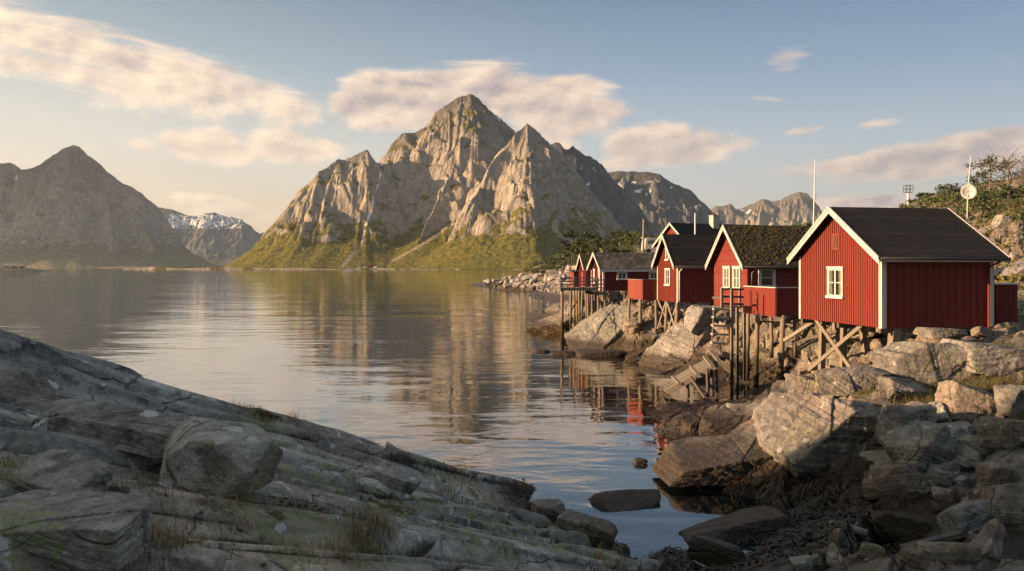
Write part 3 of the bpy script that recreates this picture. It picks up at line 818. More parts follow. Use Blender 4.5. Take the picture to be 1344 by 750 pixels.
def slate_mat(name, cols, moss=0.0, sx=0.32, sy=0.24):
    m, g = new_mat(name)
    co = g.tex()['Object']; pos = g.geo()['Position']
    x, y, z = g.sep(co)
    row = g.m('DIVIDE', y, sy); ri = g.m('FLOOR', row); rf = g.m('FRACT', row)
    wob = g.m('MULTIPLY', g.m('SUBTRACT', g.noise(pos, 2.0, 3, 0.6), 0.5), 0.7)
    cx = g.m('ADD', g.m('DIVIDE', x, sx), g.m('ADD', g.m('MULTIPLY', ri, 0.5), wob)); ci = g.m('FLOOR', cx); cf = g.m('FRACT', cx)
    wn = g.n('ShaderNodeTexWhiteNoise', noise_dimensions='2D'); g.put(wn.inputs['Vector'], g.comb(ci, ri, 0))
    r = wn.outputs['Value']
    c = g.ramp(r, [(0.0, cols[0]), (0.5, cols[1]), (1.0, cols[2])])
    n = g.noise(pos, 5.0, 6, 0.7)
    c = g.mix(n, c, g.mix(1.0, c, (0.55, 0.55, 0.55), 'MULTIPLY'))
    gap = g.m('MAXIMUM', g.step(cf, 0.05, 0.0), g.step(rf, 0.07, 0.0))
    c = g.mix(g.m('MULTIPLY', gap, 0.7), c, (0.01, 0.01, 0.01))
    hh = g.m('ADD', g.m('MULTIPLY', rf, -0.03), g.m('ADD', g.m('MULTIPLY', r, 0.02), g.m('MULTIPLY', n, 0.02)))
    if moss > 0:
        mn = g.noise(pos, 3.2, 7, 0.75)
        mf = g.step(g.m('ADD', mn, g.m('MULTIPLY', g.m('SUBTRACT', g.noise(pos, 0.7, 3, 0.5), 0.5), 0.5)), 0.54 - moss * 0.06, 0.60 - moss * 0.06)
        mc = g.ramp(g.noise(pos, 9.0, 4, 0.7), [(0.3, (0.018, 0.020, 0.006)), (0.55, (0.060, 0.052, 0.012)), (0.75, (0.11, 0.085, 0.022))])
        c = g.mix(mf, c, mc)
        hh = g.m('ADD', hh, g.m('MULTIPLY', mf, g.m('MULTIPLY', mn, 0.10)))
    g.out(g.bsdf(c, 0.9, g.bump(hh, 1.0, 1.0), 0.2))
    return m


M['slate'] = slate_mat('grey_slate', ((0.045, 0.046, 0.046), (0.085, 0.085, 0.080), (0.14, 0.135, 0.12)), 0.12)
M['moss_slate'] = slate_mat('mossy_slate', ((0.025, 0.024, 0.022), (0.05, 0.045, 0.038), (0.085, 0.075, 0.06)), 1.0, 0.34, 0.26)

m_, g = new_mat('window_glass')
fr = g.n('ShaderNodeFresnel'); fr.inputs['IOR'].default_value = 1.5
gl = g.n('ShaderNodeBsdfGlossy'); gl.inputs['Roughness'].default_value = 0.02
tr = g.n('ShaderNodeBsdfTransparent'); g.put(tr.inputs['Color'], (0.75, 0.78, 0.78))
mx = g.n('ShaderNodeMixShader'); g.put(mx.inputs[0], g.m('MULTIPLY', fr.outputs[0], g.m('SUBTRACT', 1.0, g.geo()['Backfacing']))); g.put(mx.inputs[1], tr.outputs[0]); g.put(mx.inputs[2], gl.outputs[0])
g.out(mx.outputs[0]); M['glass'] = m_


def plain(name, col, rough=0.8, spec=0.3, metal=0.0, sc=3.0):
    m, g = new_mat(name)
    n = g.noise(g.geo()['Position'], sc, 5, 0.65)
    c = g.mix(n, tuple(v * 0.7 for v in col), tuple(min(1, v * 1.25) for v in col))
    g.out(g.bsdf(c, rough, g.bump(n, 0.3, 0.02), spec, metal))
    return m


M['room_dark'] = plain('dark_room', (0.03, 0.025, 0.022))
M['curtain'] = plain('pale_curtain', (0.42, 0.37, 0.29), sc=8)
M['blind_red'] = plain('red_brown_blind', (0.11, 0.035, 0.03))
M['wrack'] = plain('brown_wrack', (0.024, 0.015, 0.006), 0.55, 0.4, sc=5)
M['dry_grass'] = plain('withered_grass', (0.115, 0.078, 0.034), sc=2)
M['tuft_grass'] = plain('straw_grass', (0.24, 0.175, 0.075), sc=2)
M['green_grass'] = plain('green_grass', (0.060, 0.066, 0.020), sc=2)
M['bark'] = plain('bark', (0.10, 0.085, 0.07), sc=9)
M['moss'] = plain('brown_moss', (0.060, 0.045, 0.010), sc=12)
M['leaf'] = plain('leaf_green', (0.060, 0.080, 0.020), sc=1.2)
M['leaf_dark'] = plain('leaf_dark_green', (0.034, 0.050, 0.018), sc=1.2)
M['leaf_dry'] = plain('leaf_yellow_green', (0.115, 0.105, 0.028), sc=1.2)
M['concrete'] = plain('grey_render', (0.34, 0.33, 0.31), sc=4)
M['gravel'] = plain('gravel_road', (0.20, 0.19, 0.18), sc=6)

# ------------------------------------------------------------------ the near land
def PZ(px, d, z):
    return Vector(((px - CX) / F_PX * d, d, z))

SHORE = [P(*q) for q in [
    (1344, 760, 13.5), (1520, 760, 13.5), (1200, 750, 14), (1050, 750, 15), (900, 742, 17), (850, 752, 16.3), (1000, 690, 20), (1100, 690, 19.4), (1250, 690, 17.5),
    (1344, 650, 17.5), (1344, 600, 20), (1500, 560, 20), (1180, 620, 21), (1250, 600, 21), (1300, 560, 22), (1050, 600, 23), (900, 612, 25.6), (960, 565, 28), (1110, 514, 25.5), (1000, 548, 27.2),
    (880, 562, 32), (862, 541, 36), (930, 530, 36.5), (960, 526, 39.2), (1000, 521, 38), (1080, 501, 34), (1120, 490, 31), (1175, 475, 29), (1240, 500, 25), (1344, 480, 25), (1344, 432, 29),
    (1302, 436, 29.8), (1480, 430, 29), (1080, 452, 37), (1150, 442, 36), (1250, 430, 37), (1000, 478, 46), (1045, 464, 45), (960, 482, 47), (1000, 517, 41.8), (1038, 512, 41), (985, 424, 50), (1050, 405, 56), (1200, 395, 56),
    (1330, 396, 42), (1344, 352, 48), (1344, 385, 41), (1335, 348, 50), (1344, 300, 55), (1344, 262, 62), (1290, 276, 75), (1344, 237, 80), (1300, 243, 86), (1260, 253, 92), (1225, 255, 97),
    (1190, 269, 100), (1165, 280, 100), (1120, 302, 105), (1060, 320, 105), (1020, 327, 110), (1344, 252, 115), (1230, 268, 135), (1120, 300, 150), (1500, 240, 70), (1550, 300, 50), (1600, 230, 110),
    (880, 492, 48.2), (905, 462, 52), (950, 408, 54), (930, 422, 60), (860, 456, 58), (842, 470, 57), (770, 450, 66), (800, 432, 65), (855, 400, 63), (890, 392, 70), (745, 431, 84), (740, 402, 120),
    (790, 402, 78), (830, 392, 85), (780, 386, 92), (735, 395, 150), (700, 383, 205), (660, 377, 258), (622, 374, 283), (700, 350, 230), (740, 338, 230), (760, 327, 240), (800, 329, 200),
    (850, 331, 160), (900, 322, 150), (690, 362, 235), (650, 368, 270), (638, 372, 282), (1000, 327, 150), (700, 357, 330), (800, 346, 340), (900, 340, 340), (1100, 330, 340), (790, 333, 235), (850, 336, 230), (900, 336, 225), (950, 334, 220), (1000, 333, 215), (1060, 331, 210), (1120, 328, 205), (1180, 325, 200), (1240, 320, 190), (1330, 300, 170), (1450, 280, 160)]] + [
    PZ(985, 22.1, -0.35), (PZ(900, 22, -0.6)), PZ(830, 22, -1.3), PZ(600, 137, -5), PZ(700, 76, -2.6), PZ(780, 45, -1.2), PZ(700, 40, -3), PZ(822, 31, -0.9), PZ(760, 25, -1.4), PZ(690, 137, -2.5),
    PZ(640, 240, -1.6), PZ(580, 300, -7), PZ(590, 180, -7), PZ(840, 40, -0.7), PZ(800, 54, -0.6), PZ(560, 60, -7), PZ(620, 30, -4), PZ(600, 360, -8), PZ(930, 22.6, -0.4)]
SHORE += [Vector(q) for q in [(30, 12, 3.2), (30, 25, 5.2), (60, 12, 7), (60, 40, 15), (90, 60, 22), (120, 110, 27), (100, 150, 22), (190, 250, 22), (260, 340, 20), (14, 7, 2.0), (7, 8, 1.2), (36, 5, 4), (200, 60, 30), (0, 9, -2.5), (-3, 5, -3)]]
land_base = tps(SHORE)


def land_z(x, y):
    x = np.asarray(x, dtype=float); y = np.asarray(y, dtype=float)
    z = land_base(x, y)
    ca, sa = math.cos(math.radians(50)), math.sin(math.radians(50))
    al, ac = x * ca + y * sa, x * sa - y * ca
    w = fbm(x / 2.5, y / 2.5, octv=3, seed=5) * 0.6
    far = sstep(40, 140, y)
    b1, e1 = blocks((al + w) / 4.2, (ac + w) / 2.0, 3, 0.20, 0.50)
    b2, e2 = blocks((al - w) / 1.6, (ac + w) / 0.8, 8, 0.06, 0.18)
    shallow = sstep(-2.5, 0.3, z)
    z = z + (b1 * sstep(0, 0.12, e1) + b2 * sstep(0, 0.2, e2) - 0.12 * sstep(0.10, 0.0, e1) - 0.045 * sstep(0.16, 0.0, e2)) * shallow * (1 - far * 0.55)
    z = z + 0.10 * fbm(x / 0.9, y / 0.9, octv=4, seed=12) + 0.25 * shallow * fbm(x / 6, y / 6, octv=4, seed=14) + far * 0.8 * fbm(x / 22, y / 22, octv=4, seed=21)
    return z


def polar_sheet(name, fz, px0, px1, nc, d0, d1, nr, mat, left=0, right=0, back=0):
    """ground sheet, finely divided where it is near and in front, coarser to the sides and behind"""
    dd = np.exp(np.linspace(math.log(d0), math.log(d1), nr)); cc = np.linspace(px0, px1, nc)
    if left: cc = np.concatenate([px0 - (px0 - left) * np.linspace(1, 0, 300, endpoint=False) ** 2.2, cc])
    if right: cc = np.concatenate([cc, px1 + (right - px1) * np.linspace(0, 1, 111)[1:] ** 2])
    if back: dd = np.concatenate([np.exp(np.linspace(math.log(back), math.log(d0), 70, endpoint=False)), dd])
    nc, nr = len(cc), len(dd)
    D, Cc = np.meshgrid(dd, cc, indexing='ij')
    X = (Cc - CX) / F_PX * D
    at = None
    if fz is globals().get('fore_z'):
        Z, J = fz(X, D, True); at = {'joint': J}
    else: Z = fz(X, D)
    o = mesh_np(name, np.stack([X, D, Z], -1).reshape(-1, 3), grid_faces(nr, nc), mat, smooth=at is not None, attrs=at)
    return tag(o, kind='structure')


polar_sheet('shore_ground', land_z, 560, 1640, 760, 12.0, 345.0, 680, M['land'], right=4200, back=4.0)

# the foreground: beds of schist, all plunging the same way to the right until they meet the water
SX, SY, PLUNGE = 0.5256, 0.8507, 0.3735
FORE_C = [-30, -22, -17, -14.2, -12.9, -12.15, -11.70, -11.60, -10.75, -10.3, -9.3, -8.80, -8.70, -8.40, -7.55, -7.45, -7.2, -6.0, -5.9, -5.65, -4.8, -4.7, -4.5, -3.4, -3.3, -3.1, -2.0, 0.0, 3.0, 8.0, 14.0]
FORE_Z = [-6, -1.5, 3.2, 5.9, 7.15, 7.60, 7.62, 7.55, 6.86, 6.62, 6.60, 6.70, 6.66, 6.42, 6.38, 6.34, 6.14, 6.16, 6.10, 5.88, 5.86, 5.80, 5.64, 5.58, 5.52, 5.36, 5.20, 4.75, 4.1, 3.0, 1.5]


def fore_z(x, y, joints=False):
    x = np.asarray(x, dtype=float); y = np.asarray(y, dtype=float)
    al, ac = x * SX + y * SY, x * SY - y * SX
    w = fbm(al / 3.5, ac / 1.2, octv=4, seed=45)
    z = np.interp(ac + 0.10 * w, FORE_C, FORE_Z) - PLUNGE * al
    z = z + 0.07 * fbm(al / 5.0, ac / 1.6, octv=3, seed=57)
    s = np.clip(np.hypot(x, y) / 9.0, 0.5, 1.3)
    b1, e1 = blocks((al + 1.3 * w) / 6.5, (ac + 0.10 * w) / 0.72, 33, 0.11, 0.20)
    b2, e2 = blocks((al - w) / 3.2, (ac + 0.06 * w) / 0.27, 38, 0.035, 0.09)
    e2 = e2 + 0.5 * sstep(7.0, 11.0, np.hypot(x, y))
    z = z + s * (b1 * sstep(0, 0.15, e1) + b2 * sstep(0, 0.20, e2) - 0.13 * sstep(0.085, 0.0, e1) - 0.05 * sstep(0.10, 0.0, e2))
    k = np.clip(np.hypot(x, y) / 10.0, 0.4, 1.0)
    z = z + 0.008 * fbm(al / 1.4, ac / 0.11, octv=3, seed=52) + 0.022 * k * fbm(x / 0.4, y / 0.4, octv=4, seed=55)
    if joints:
        return z, np.clip(1 - np.minimum(e1 / 0.13, e2 / 0.14 + 0.25 * (perlin(al / 2.0, ac / 2.0, seed=71) > 0.1)), 0, 1)
    return z


polar_sheet('foreground_rock', fore_z, -330, 945, 860, 2.6, 27.0, 900, M['rock_fore'], left=-3600, right=2600, back=0.4)

# unseen knoll beyond the left edge, shaped to keep the foreground in shade
xs = np.linspace(-70, -19, 90); ys = np.linspace(-40, 34, 110)
X, Y = np.meshgrid(xs, ys)
K = 16.0 * np.exp(-((X + 44) / 13.0) ** 2) * sstep(22.2, 9.5, Y) * sstep(-40, -25, Y)
K = K + fbm(X / 9, Y / 9, octv=5, seed=61) * 1.3 * sstep(0, 3, K) - 0.6
tag(mesh_np('hill', np.stack([X, Y, K], -1).reshape(-1, 3), grid_faces(*X.shape), M['land']), kind='structure')

# ------------------------------------------------------------------ loose rocks
_ico = {}
def ico(level):
    if level not in _ico:
        bm = bmesh.new(); bmesh.ops.create_icosphere(bm, subdivisions=level, radius=1.0)
        bm.verts.ensure_lookup_table()
        v = np.array([p.co[:] for p in bm.verts]); f = np.array([[q.index for q in fc.verts] for fc in bm.faces]); bm.free()
        _ico[level] = (v / np.linalg.norm(v, axis=1)[:, None], f)
    return _ico[level]


def rock_shape(seed, level, size, kind='block', cracks=2, rough=1.0, sharp=44, beds=1.0, planes=None):
    """a broken stone: a body cut by planes, its edges worn, its faces pitted and cracked"""
    rng = np.random.default_rng(seed)
    d, f = ico(level)
    pl = []
    if planes:
        for n, k in planes:
            n = np.array(n, dtype=float); pl.append((n / np.linalg.norm(n), k))
        for _ in range(4):
            n = rng.normal(0, 1, 3); n /= np.linalg.norm(n)
            pl.append((n, rng.uniform(0.85, 0.98)))
    elif kind in ('block', 'slab'):
        j = 0.16 if kind == 'block' else 0.12
        for ax in range(3):
            for sg in (-1, 1):
                n = np.zeros(3); n[ax] = sg
                n += rng.normal(0, j, 3); n /= np.linalg.norm(n)
                pl.append((n, rng.uniform(0.62, 0.78)))
        for _ in range(9):
            n = rng.normal(0, 1, 3); n /= np.linalg.norm(n)
            pl.append((n, rng.uniform(0.70, 0.92)))
    else:
        for _ in range(13):
            n = rng.normal(0, 1, 3); n /= np.linalg.norm(n)
            pl.append((n, rng.uniform(0.60, 0.88)))
    acc = np.zeros(len(d))
    for n, k in pl:
        acc += np.maximum(d @ n / k, 0.0) ** sharp
    r = acc ** (-1.0 / sharp)
    v = d * r[:, None]
    sz = np.array(size, dtype=float)
    o = rng.uniform(0, 90, 3)
    q = v * sz / max(sz.mean(), 1e-6)
    disp = 0.055 * fbm(q[:, 0] * 1.6 + o[0], q[:, 1] * 1.6 + o[1], q[:, 2] * 1.6 + o[2], octv=3, seed=seed) + 0.035 * fbm(q[:, 0] * 5 + o[0], q[:, 1] * 5, q[:, 2] * 5, octv=4, seed=seed + 3, ridged=True)
    for _ in range(cracks):
        n = rng.normal(0, 1, 3); n[2] *= 0.4; n /= np.linalg.norm(n)
        off = rng.uniform(-0.35, 0.35)
        dist = q @ n - off + 0.02 * fbm(q[:, 0] * 3 + o[1], q[:, 1] * 3, q[:, 2] * 3, octv=3, seed=seed + 9)
        disp -= 0.022 * np.exp(-(dist / (0.014 if level > 5 else 0.024 if level > 4 else 0.05)) ** 2)
        disp += rng.uniform(-0.07, 0.07) * sstep(-0.012, 0.012, dist)
    if beds:
        n = rng.normal(0, 0.35, 3) + np.array([0.2, 0.1, 1.0]); n /= np.linalg.norm(n)
        for fq, am in ((3.1, 0.050), (8.3, 0.022)):
            t = (q @ n) * fq + 0.35 * fbm(q[:, 0] * 1.2 + o[2], q[:, 1] * 1.2, q[:, 2] * 1.2, octv=3, seed=seed + 21) + o[0]
            fr = t - np.floor(t)
            disp += beds * am * (np.minimum(fr * 1.15, (1 - fr) * 8.0).clip(0, 1) - 0.5) * (0.4 + 0.6 * (hrand(np.floor(t).astype(np.int64).astype(np.uint32), 5) > -0.2))
    v = v + d * (disp * rough)[:, None]
    return v * sz * 0.5 / 0.86, f


def rock_mesh(name, seed, level, size, mat, **kw):
    v, f = rock_shape(seed, level, size, **kw)
    me = bpy.data.meshes.new(name)
    me.from_pydata(v.tolist(), [], f.tolist()); me.update()
    me.materials.append(mat)
    return me


def rock(name, label, px, py, d, size, seed, rz=0.0, tilt=(0, 0), level=5, mat='boulder', cat='rock', group=None, lift=0.0, **kw):
    """stands with its foot at the photo's column/row; size in metres"""
    o = link(name, rock_mesh(name, seed, level, size, M[mat], **kw))
    p = P(px, py, d)
    o.location = (p.x, p.y + size[1] * 0.3, p.z + size[2] * 0.42 + lift)
    o.rotation_euler = (math.radians(tilt[0]), math.radians(tilt[1]), math.radians(rz))
    return tag(o, label, cat, group)
# ------------------------------------------------------------------ the red cabins
def to_local(root, p):
    r = root.rotation_euler.z
    q = Vector(p) - Vector(root.location)
    return Vector((q.x * math.cos(r) + q.y * math.sin(r), -q.x * math.sin(r) + q.y * math.cos(r), q.z))


class Face:
    """a wall plane of a cabin: 'g' the gable towards the fjord (x = x0, looking along -x), 'l' the long wall (y = y0, looking along -y)"""
    def __init__(self, kind, at=0.0): self.k, self.at = kind, at
    def box(self, mb, u0, u1, v0, v1, o0, o1):
        if self.k == 'g': mb.box(self.at - o1, self.at - o0, u0, u1, v0, v1)
        else: mb.box(u0, u1, self.at - o1, self.at - o0, v0, v1)
        return mb


def window(root, face, u0, u1, v0, v1, nx=2, ny=2, curtain=None, case=0.09, out=0.095, base=0.02, label=None):
    w = MB()
    face.box(w, u0, u0 + case, v0, v1, base, out); face.box(w, u1 - case, u1, v0, v1, base, out)
    face.box(w, u0 - 0.03, u1 + 0.03, v1 - case, v1 + 0.02, base, out + 0.015)
    wn = w.build('window', M['window_white'], root, bevel=0.006)
    if label: wn['label'] = label
    a, b, c, e = u0 + case, u1 - case, v0 + case * 0.6, v1 - case
    s = MB(); fw = 0.045
    face.box(s, a, a + fw, c, e, base, out - 0.018); face.box(s, b - fw, b, c, e, base, out - 0.018)
    face.box(s, a + fw, b - fw, e - fw, e, base, out - 0.019); face.box(s, a + fw, b - fw, c, c + fw, base, out - 0.019)
    for i in range(1, nx):
        x = a + (b - a) * i / nx; wd = 0.035 if i * 2 == nx else 0.014
        face.box(s, x - wd, x + wd, c + fw, e - fw, base, out - 0.021)
    for i in range(1, ny):
        z = c + (e - c) * i / ny
        face.box(s, a + fw, b - fw, z - 0.016, z + 0.016, base, out - 0.025)
    s.build('frame', M['window_white'], wn)
    sl = MB(); face.box(sl, u0 - 0.05, u1 + 0.05, v0 - 0.045, v0 + case * 0.6, base, out + 0.05)
    sl.build('sill', M['window_white'], wn, bevel=0.006)
    face.box(MB(), a, b, c, e, base + 0.038, base + 0.041).build('pane', M['glass'], wn)
    face.box(MB(), a, b, c, e, base - 0.015, base + 0.024).build('dark_interior', M['room_dark'] if curtain != 'red' else M['blind_red'], wn)
    if curtain:
        cm = MB(); wd = (b - a)
        if curtain == 'sides':
            spans = [(a, a + wd * 0.27), (b - wd * 0.25, b)]
        elif curtain == 'full':
            spans = [(a, a + wd * 0.47), (a + wd * 0.53, b)]
        else:
            spans = []
        for (p, q) in spans:
            n = 5
            for i in range(n):
                t0, t1 = p + (q - p) * i / n, p + (q - p) * (i + 0.8) / n
                face.box(cm, t0, t1, c, e, base + 0.026, base + 0.031 + 0.004 * (i % 2))
        if spans: cm.build('curtain', M['curtain'], wn)
    return wn


def cabin(name, label, px, py, d, theta, W, L, H, rise, roof='felt', clad_g='v', clad_l='v', bg=0.14, bl=0.30, og=0.35, oe=0.32, mat='red', group='red wooden cabins along the shore',
          white_corner=True, gutter=True, fascia='white', thick=0.11):
    root = empty(name, P(px, py, d), math.radians(theta))
    tag(root, label, 'cabin', group)
    rng = random.Random(int(px * 7 + d))
    slope = rise / (W / 2)
    # body
    core = MB().prism([(0.03, 0.03, 0), (0.03, W - 0.03, 0), (0.03, W - 0.03, H), (0.03, W / 2, H + rise), (0.03, 0.03, H)], (L - 0.06, 0, 0))
    def top(y): return H + slope * min(y, W - y)
    if clad_g == 'v':
        n = max(4, round(W / bg)); st = W / n
        for i in range(n):
            y0, y1 = i * st, (i + 1) * st
            o = 0.012 + rng.uniform(0, 0.004)
            core.prism([(0.03, y0 + 0.004, -0.02 - rng.uniform(0, 0.02)), (0.03, y1 - 0.004, -0.02), (0.03, y1 - 0.004, top(y1 - 0.004)), (0.03, y0 + 0.004, top(y0 + 0.004))], (-0.03 - o, 0, 0))
            if i:
                core.prism([(-0.012, y0 - 0.024, -0.03), (-0.012, y0 + 0.024, -0.03), (-0.012, y0 + 0.024, top(y0) - 0.01), (-0.012, y0 - 0.024, top(y0) - 0.01)], (-0.026 - rng.uniform(0, 0.004), 0, 0))
    else:
        n = max(4, round((H + rise) / 0.15)); st = (H + rise) / n
        for i in range(n):
            z0, z1 = i * st - 0.01, (i + 1) * st
            def span(z):
                if z <= H: return 0.0, W
                k = (z - H) / slope
                return k, W - k
            a0, b0 = span(z0); a1, b1 = span(z1 - 0.004)
            if b1 - a1 < 0.1: continue
            o = rng.uniform(0, 0.004)
            core.add([(0.0 - 0.028 - o, a0, z0), (-0.028 - o, b0, z0), (-0.004, b1, z1), (-0.004, a1, z1), (0.03, a0, z0), (0.03, b0, z0), (0.03, b1, z1), (0.03, a1, z1)],
                     [(0, 1, 2, 3), (4, 7, 6, 5), (0, 4, 5, 1), (3, 2, 6, 7), (0, 3, 7, 4), (1, 5, 6, 2)])
    if clad_l == 'v':
        n = max(4, round(L / bl)); st = L / n
        for i in range(n):
            o = 0.012 + rng.uniform(0, 0.005)
            core.box(i * st + 0.005, (i + 1) * st - 0.005, -o, 0.03, -0.02 - rng.uniform(0, 0.02), H)
            if i: core.box(i * st - 0.028, i * st + 0.028, -0.036 - rng.uniform(0, 0.004), -0.010, -0.03, H - 0.01)
    else:
        n = max(4, round(H / 0.15)); st = H / n
        for i in range(n):
            z0, z1 = i * st - 0.01, (i + 1) * st
            o = rng.uniform(0, 0.004)
            core.add([(0, -0.028 - o, z0), (L, -0.028 - o, z0), (L, -0.004, z1), (0, -0.004, z1), (0, 0.03, z0), (L, 0.03, z0), (L, 0.03, z1), (0, 0.03, z1)],
                     [(0, 1, 2, 3), (4, 7, 6, 5), (0, 4, 5, 1), (3, 2, 6, 7), (0, 3, 7, 4), (1, 5, 6, 2)])
    core.build('wall', M[mat], root)
    # roof: an inverted V of boards and covering
    def rz(y, up): return H + slope * (min(y, W - y)) + up
    up0 = 0.02; up1 = up0 + thick * math.sqrt(1 + slope * slope)
    prof = [(-oe, up0), (W / 2, up0), (W + oe, up0), (W + oe, up1), (W / 2, up1), (-oe, up1)]
    pts = []
    for y, u in prof:
        zz = H + rise - slope * abs(y - W / 2) + u
        pts.append((-og, y, zz))
    r = MB()
    r.prism([pts[0], pts[1], pts[4], pts[5]], (L + 2 * og, 0, 0))
    r.prism([pts[1], pts[2], pts[3], pts[4]], (L + 2 * og, 0, 0))
    rf = r.build('roof', M[roof], root)
    # barge boards, two layers
    for xs, xd in ((-og, -0.03), (L + og, 0.03)):
        for sgn in (1, -1):
            b = MB()
            def yz(y, u): return (W / 2 + sgn * (y - W / 2), H + rise - slope * abs(y - W / 2) + u)
            for lo, hi, dx in ((up0 - 0.12, up1 + 0.012, xd), (up1 - 0.06, up1 + 0.03, xd * 1.9)):
                q = []
                for y, u in ((-oe - 0.03, lo), (W / 2, lo), (W / 2, hi), (-oe - 0.03, hi)):
                    yy, zz = yz(y, u); q.append((xs, yy, zz))
                b.prism(q, (dx, 0, 0))
            b.build('bargeboard', M['white'], root)
    if fascia:
        ze = H - slope * oe + up0
        MB().box(-og + 0.03, L + og - 0.03, -oe - 0.028, -oe - 0.002, ze - 0.05, ze + thick * 0.75).build('fascia', M['white'] if fascia == 'white' else M['black_metal'], root)
        if gutter:
            gt = MB(); gt.tube([(-og + 0.02, -oe - 0.085, ze + 0.075), (L + og - 0.02, -oe - 0.085, ze + 0.055)], 0.055, 10)
            gt.build('gutter', M['black_metal'], root, smooth=True)
    if white_corner:
        c = MB(); k = 0.13
        c.box(-0.058, -0.040, -0.055, k, -0.04, H + 0.02); c.box(-0.0575, k * 1.0, -0.058, -0.040, -0.04, H - slope * 0.05)
        c.build('corner_board', M['white'], root)
        c = MB(); c.box(-0.058, -0.040, W - k * 0.85, W + 0.03, -0.04, H + 0.02); c.build('corner_board', M['white'], root)
        c = MB(); c.box(L - k, L + 0.03, -0.058, -0.040, -0.04, H - slope * 0.05); c.box(L + 0.02, L + 0.04, -0.05, k, -0.04, H); c.build('corner_board', M['white'], root)
    return root


def post(root, px, y0, y1, d, r=0.09, mat='post_wood', lean=0.0, square=False, name='post', d2=None):
    a, b = to_local(root, P(px, y0, d)), to_local(root, P(px + lean, y1, d2 or d))
    m = MB()
    if square: m.bar(b, a, r * 2, r * 2, up=(0, 1, 0))
    else:
        k = 5; pts = [b.lerp(a, i / k) + Vector((random.uniform(-1, 1), random.uniform(-1, 1), 0)) * r * 0.12 for i in range(k + 1)]
        m.tube(pts, [r * (1.12 - 0.2 * i / k) for i in range(k + 1)], 9)
    return m.build(name, M[mat], root, smooth=not square)


def brace(root, p0, p1, w=0.11, h=0.05, mat='brace_wood', name='brace'):
    a, b = to_local(root, P(*p0)), to_local(root, P(*p1))
    return MB().bar(a, b, h, w, up=(0, 0, 1)).build(name, M[mat], root)


random.seed(4)
# --- A: the near cabin
A = cabin('cabin', 'near red cabin with black felt roof, four-pane window and louvre vent in its gable', 1158, 430, 29.0, 10, 5.6, 4.5, 2.62, 1.78, bg=0.145, bl=0.30, og=0.38, oe=0.36)
fg, fl = Face('g'), Face('l')
window(A, fg, 2.34, 3.42, 0.98, 2.18, 2, 2, 'sides', label='square four-pane white window with curtains')
v = MB(); v.box(-0.062, -0.030, 2.62, 3.10, 2.86, 3.50); vent = v.build('vent', M['red_fade'], A, bevel=0.008)
sl = MB()
for i in range(7):
    z = 2.96 + i * 0.072
    sl.bar((-0.075, 2.71, z), (-0.075, 3.01, z + (0.05 if i < 3 else 0.01)), 0.02, 0.035)
MB().box(-0.066, -0.061, 2.69, 3.03, 2.93, 3.44).build('vent_opening', M['room_dark'], vent)
sl.build('louvre', M['red_fade'], vent)
dp = MB(); dp.tube([(4.42, -0.44, 2.45), (4.42, -0.42, 2.34), (4.26, -0.12, 2.18), (4.26, -0.11, 0.0), (4.26, -0.11, -0.2)], 0.042, 9)
dp.build('downpipe', M['red'], A, smooth=True)
for (px, a, b, d, r, ln, sq) in [(1080, 417, 500, 34.2, 0.11, -2, True), (1108, 424, 492, 32.4, 0.10, -2, True), (1131, 426, 462, 32.0, 0.10, 5, True), (1175, 428, 476, 29.3, 0.155, -4, True),
                                (1096, 420, 470, 35.5, 0.10, 3, True), (1238, 426, 450, 33.0, 0.12, 0, True), (1290, 424, 442, 30.5, 0.12, 0, True)]:
    post(A, px, a, b, d, r, 'brace_wood' if px > 1000 else 'post_wood', ln, sq)
brace(A, (1069, 417, 33.6), (1121, 490, 31.4), 0.16, 0.06)
brace(A, (1131, 427, 31.0), (1061, 486, 34.0), 0.15, 0.06)
brace(A, (1071, 420, 34.4), (1029, 447, 37.0), 0.15, 0.06, 'wood')
brace(A, (1110, 432, 34.0), (1032, 452, 37.5), 0.13, 0.12, 'dark_wood')
MB().box(-0.02, 4.5, 0.06, 0.20, -0.22, -0.03).box(-0.02, 4.5, 5.40, 5.54, -0.22, -0.03).box(-0.02, 4.5, 2.7, 2.84, -0.22, -0.03).build('floor_beam', M['dark_wood'], A)

# --- B: mossy roof, terrace box in front of it
B = cabin('cabin', 'red cabin with mossy slate roof and two tall pale windows in its lapboard gable', 981, 405, 44.0, 10, 4.3, 6.5, 2.45, 2.05, roof='moss_slate', clad_g='h', clad_l='h', mat='red_h', og=0.42, oe=0.28, white_corner=False, fascia='black')
window(B, fg, 2.02, 2.92, 1.02, 2.30, 2, 2, 'full', case=0.10, label='tall white window with drawn curtain')
window(B, fg, 0.72, 1.66, 1.02, 2.30, 2, 2, 'full', case=0.10, label='tall white window with drawn curtain')
window(B, fl, 0.62, 1.62, 1.15, 2.25, 1, 2, 'red', case=0.13, label='white window with dark red blind')
dp = MB(); dp.tube([(0.42, -0.36, 2.3), (0.40, -0.30, 2.15), (0.22, -0.10, 1.95), (0.22, -0.09, 0.2)], 0.045, 9); dp.build('downpipe', M['black_metal'], B, smooth=True)
rngm = np.random.default_rng(8)
cl = MB()
for _ in range(900):                                # cushions of moss and turf along ridge, verge and slope
    x = rngm.uniform(-0.3, 6.3); t = rngm.random() ** 0.8; y = 2.15 - t * 2.35
    z = 2.45 + 2.05 - (2.05 / 2.15) * (2.15 - y) + 0.17
    s = rngm.uniform(0.02, 0.065)
    cl.tube([(x, y, z - s * 0.5), (x + rngm.uniform(-.03, .03), y, z + s * 0.15), (x, y, z + s * 0.4)], [s * 1.3, s * 1.05, s * 0.35], 6)
tag(cl.build('moss_cushion', M['moss'], B, smooth=True), kind='stuff')


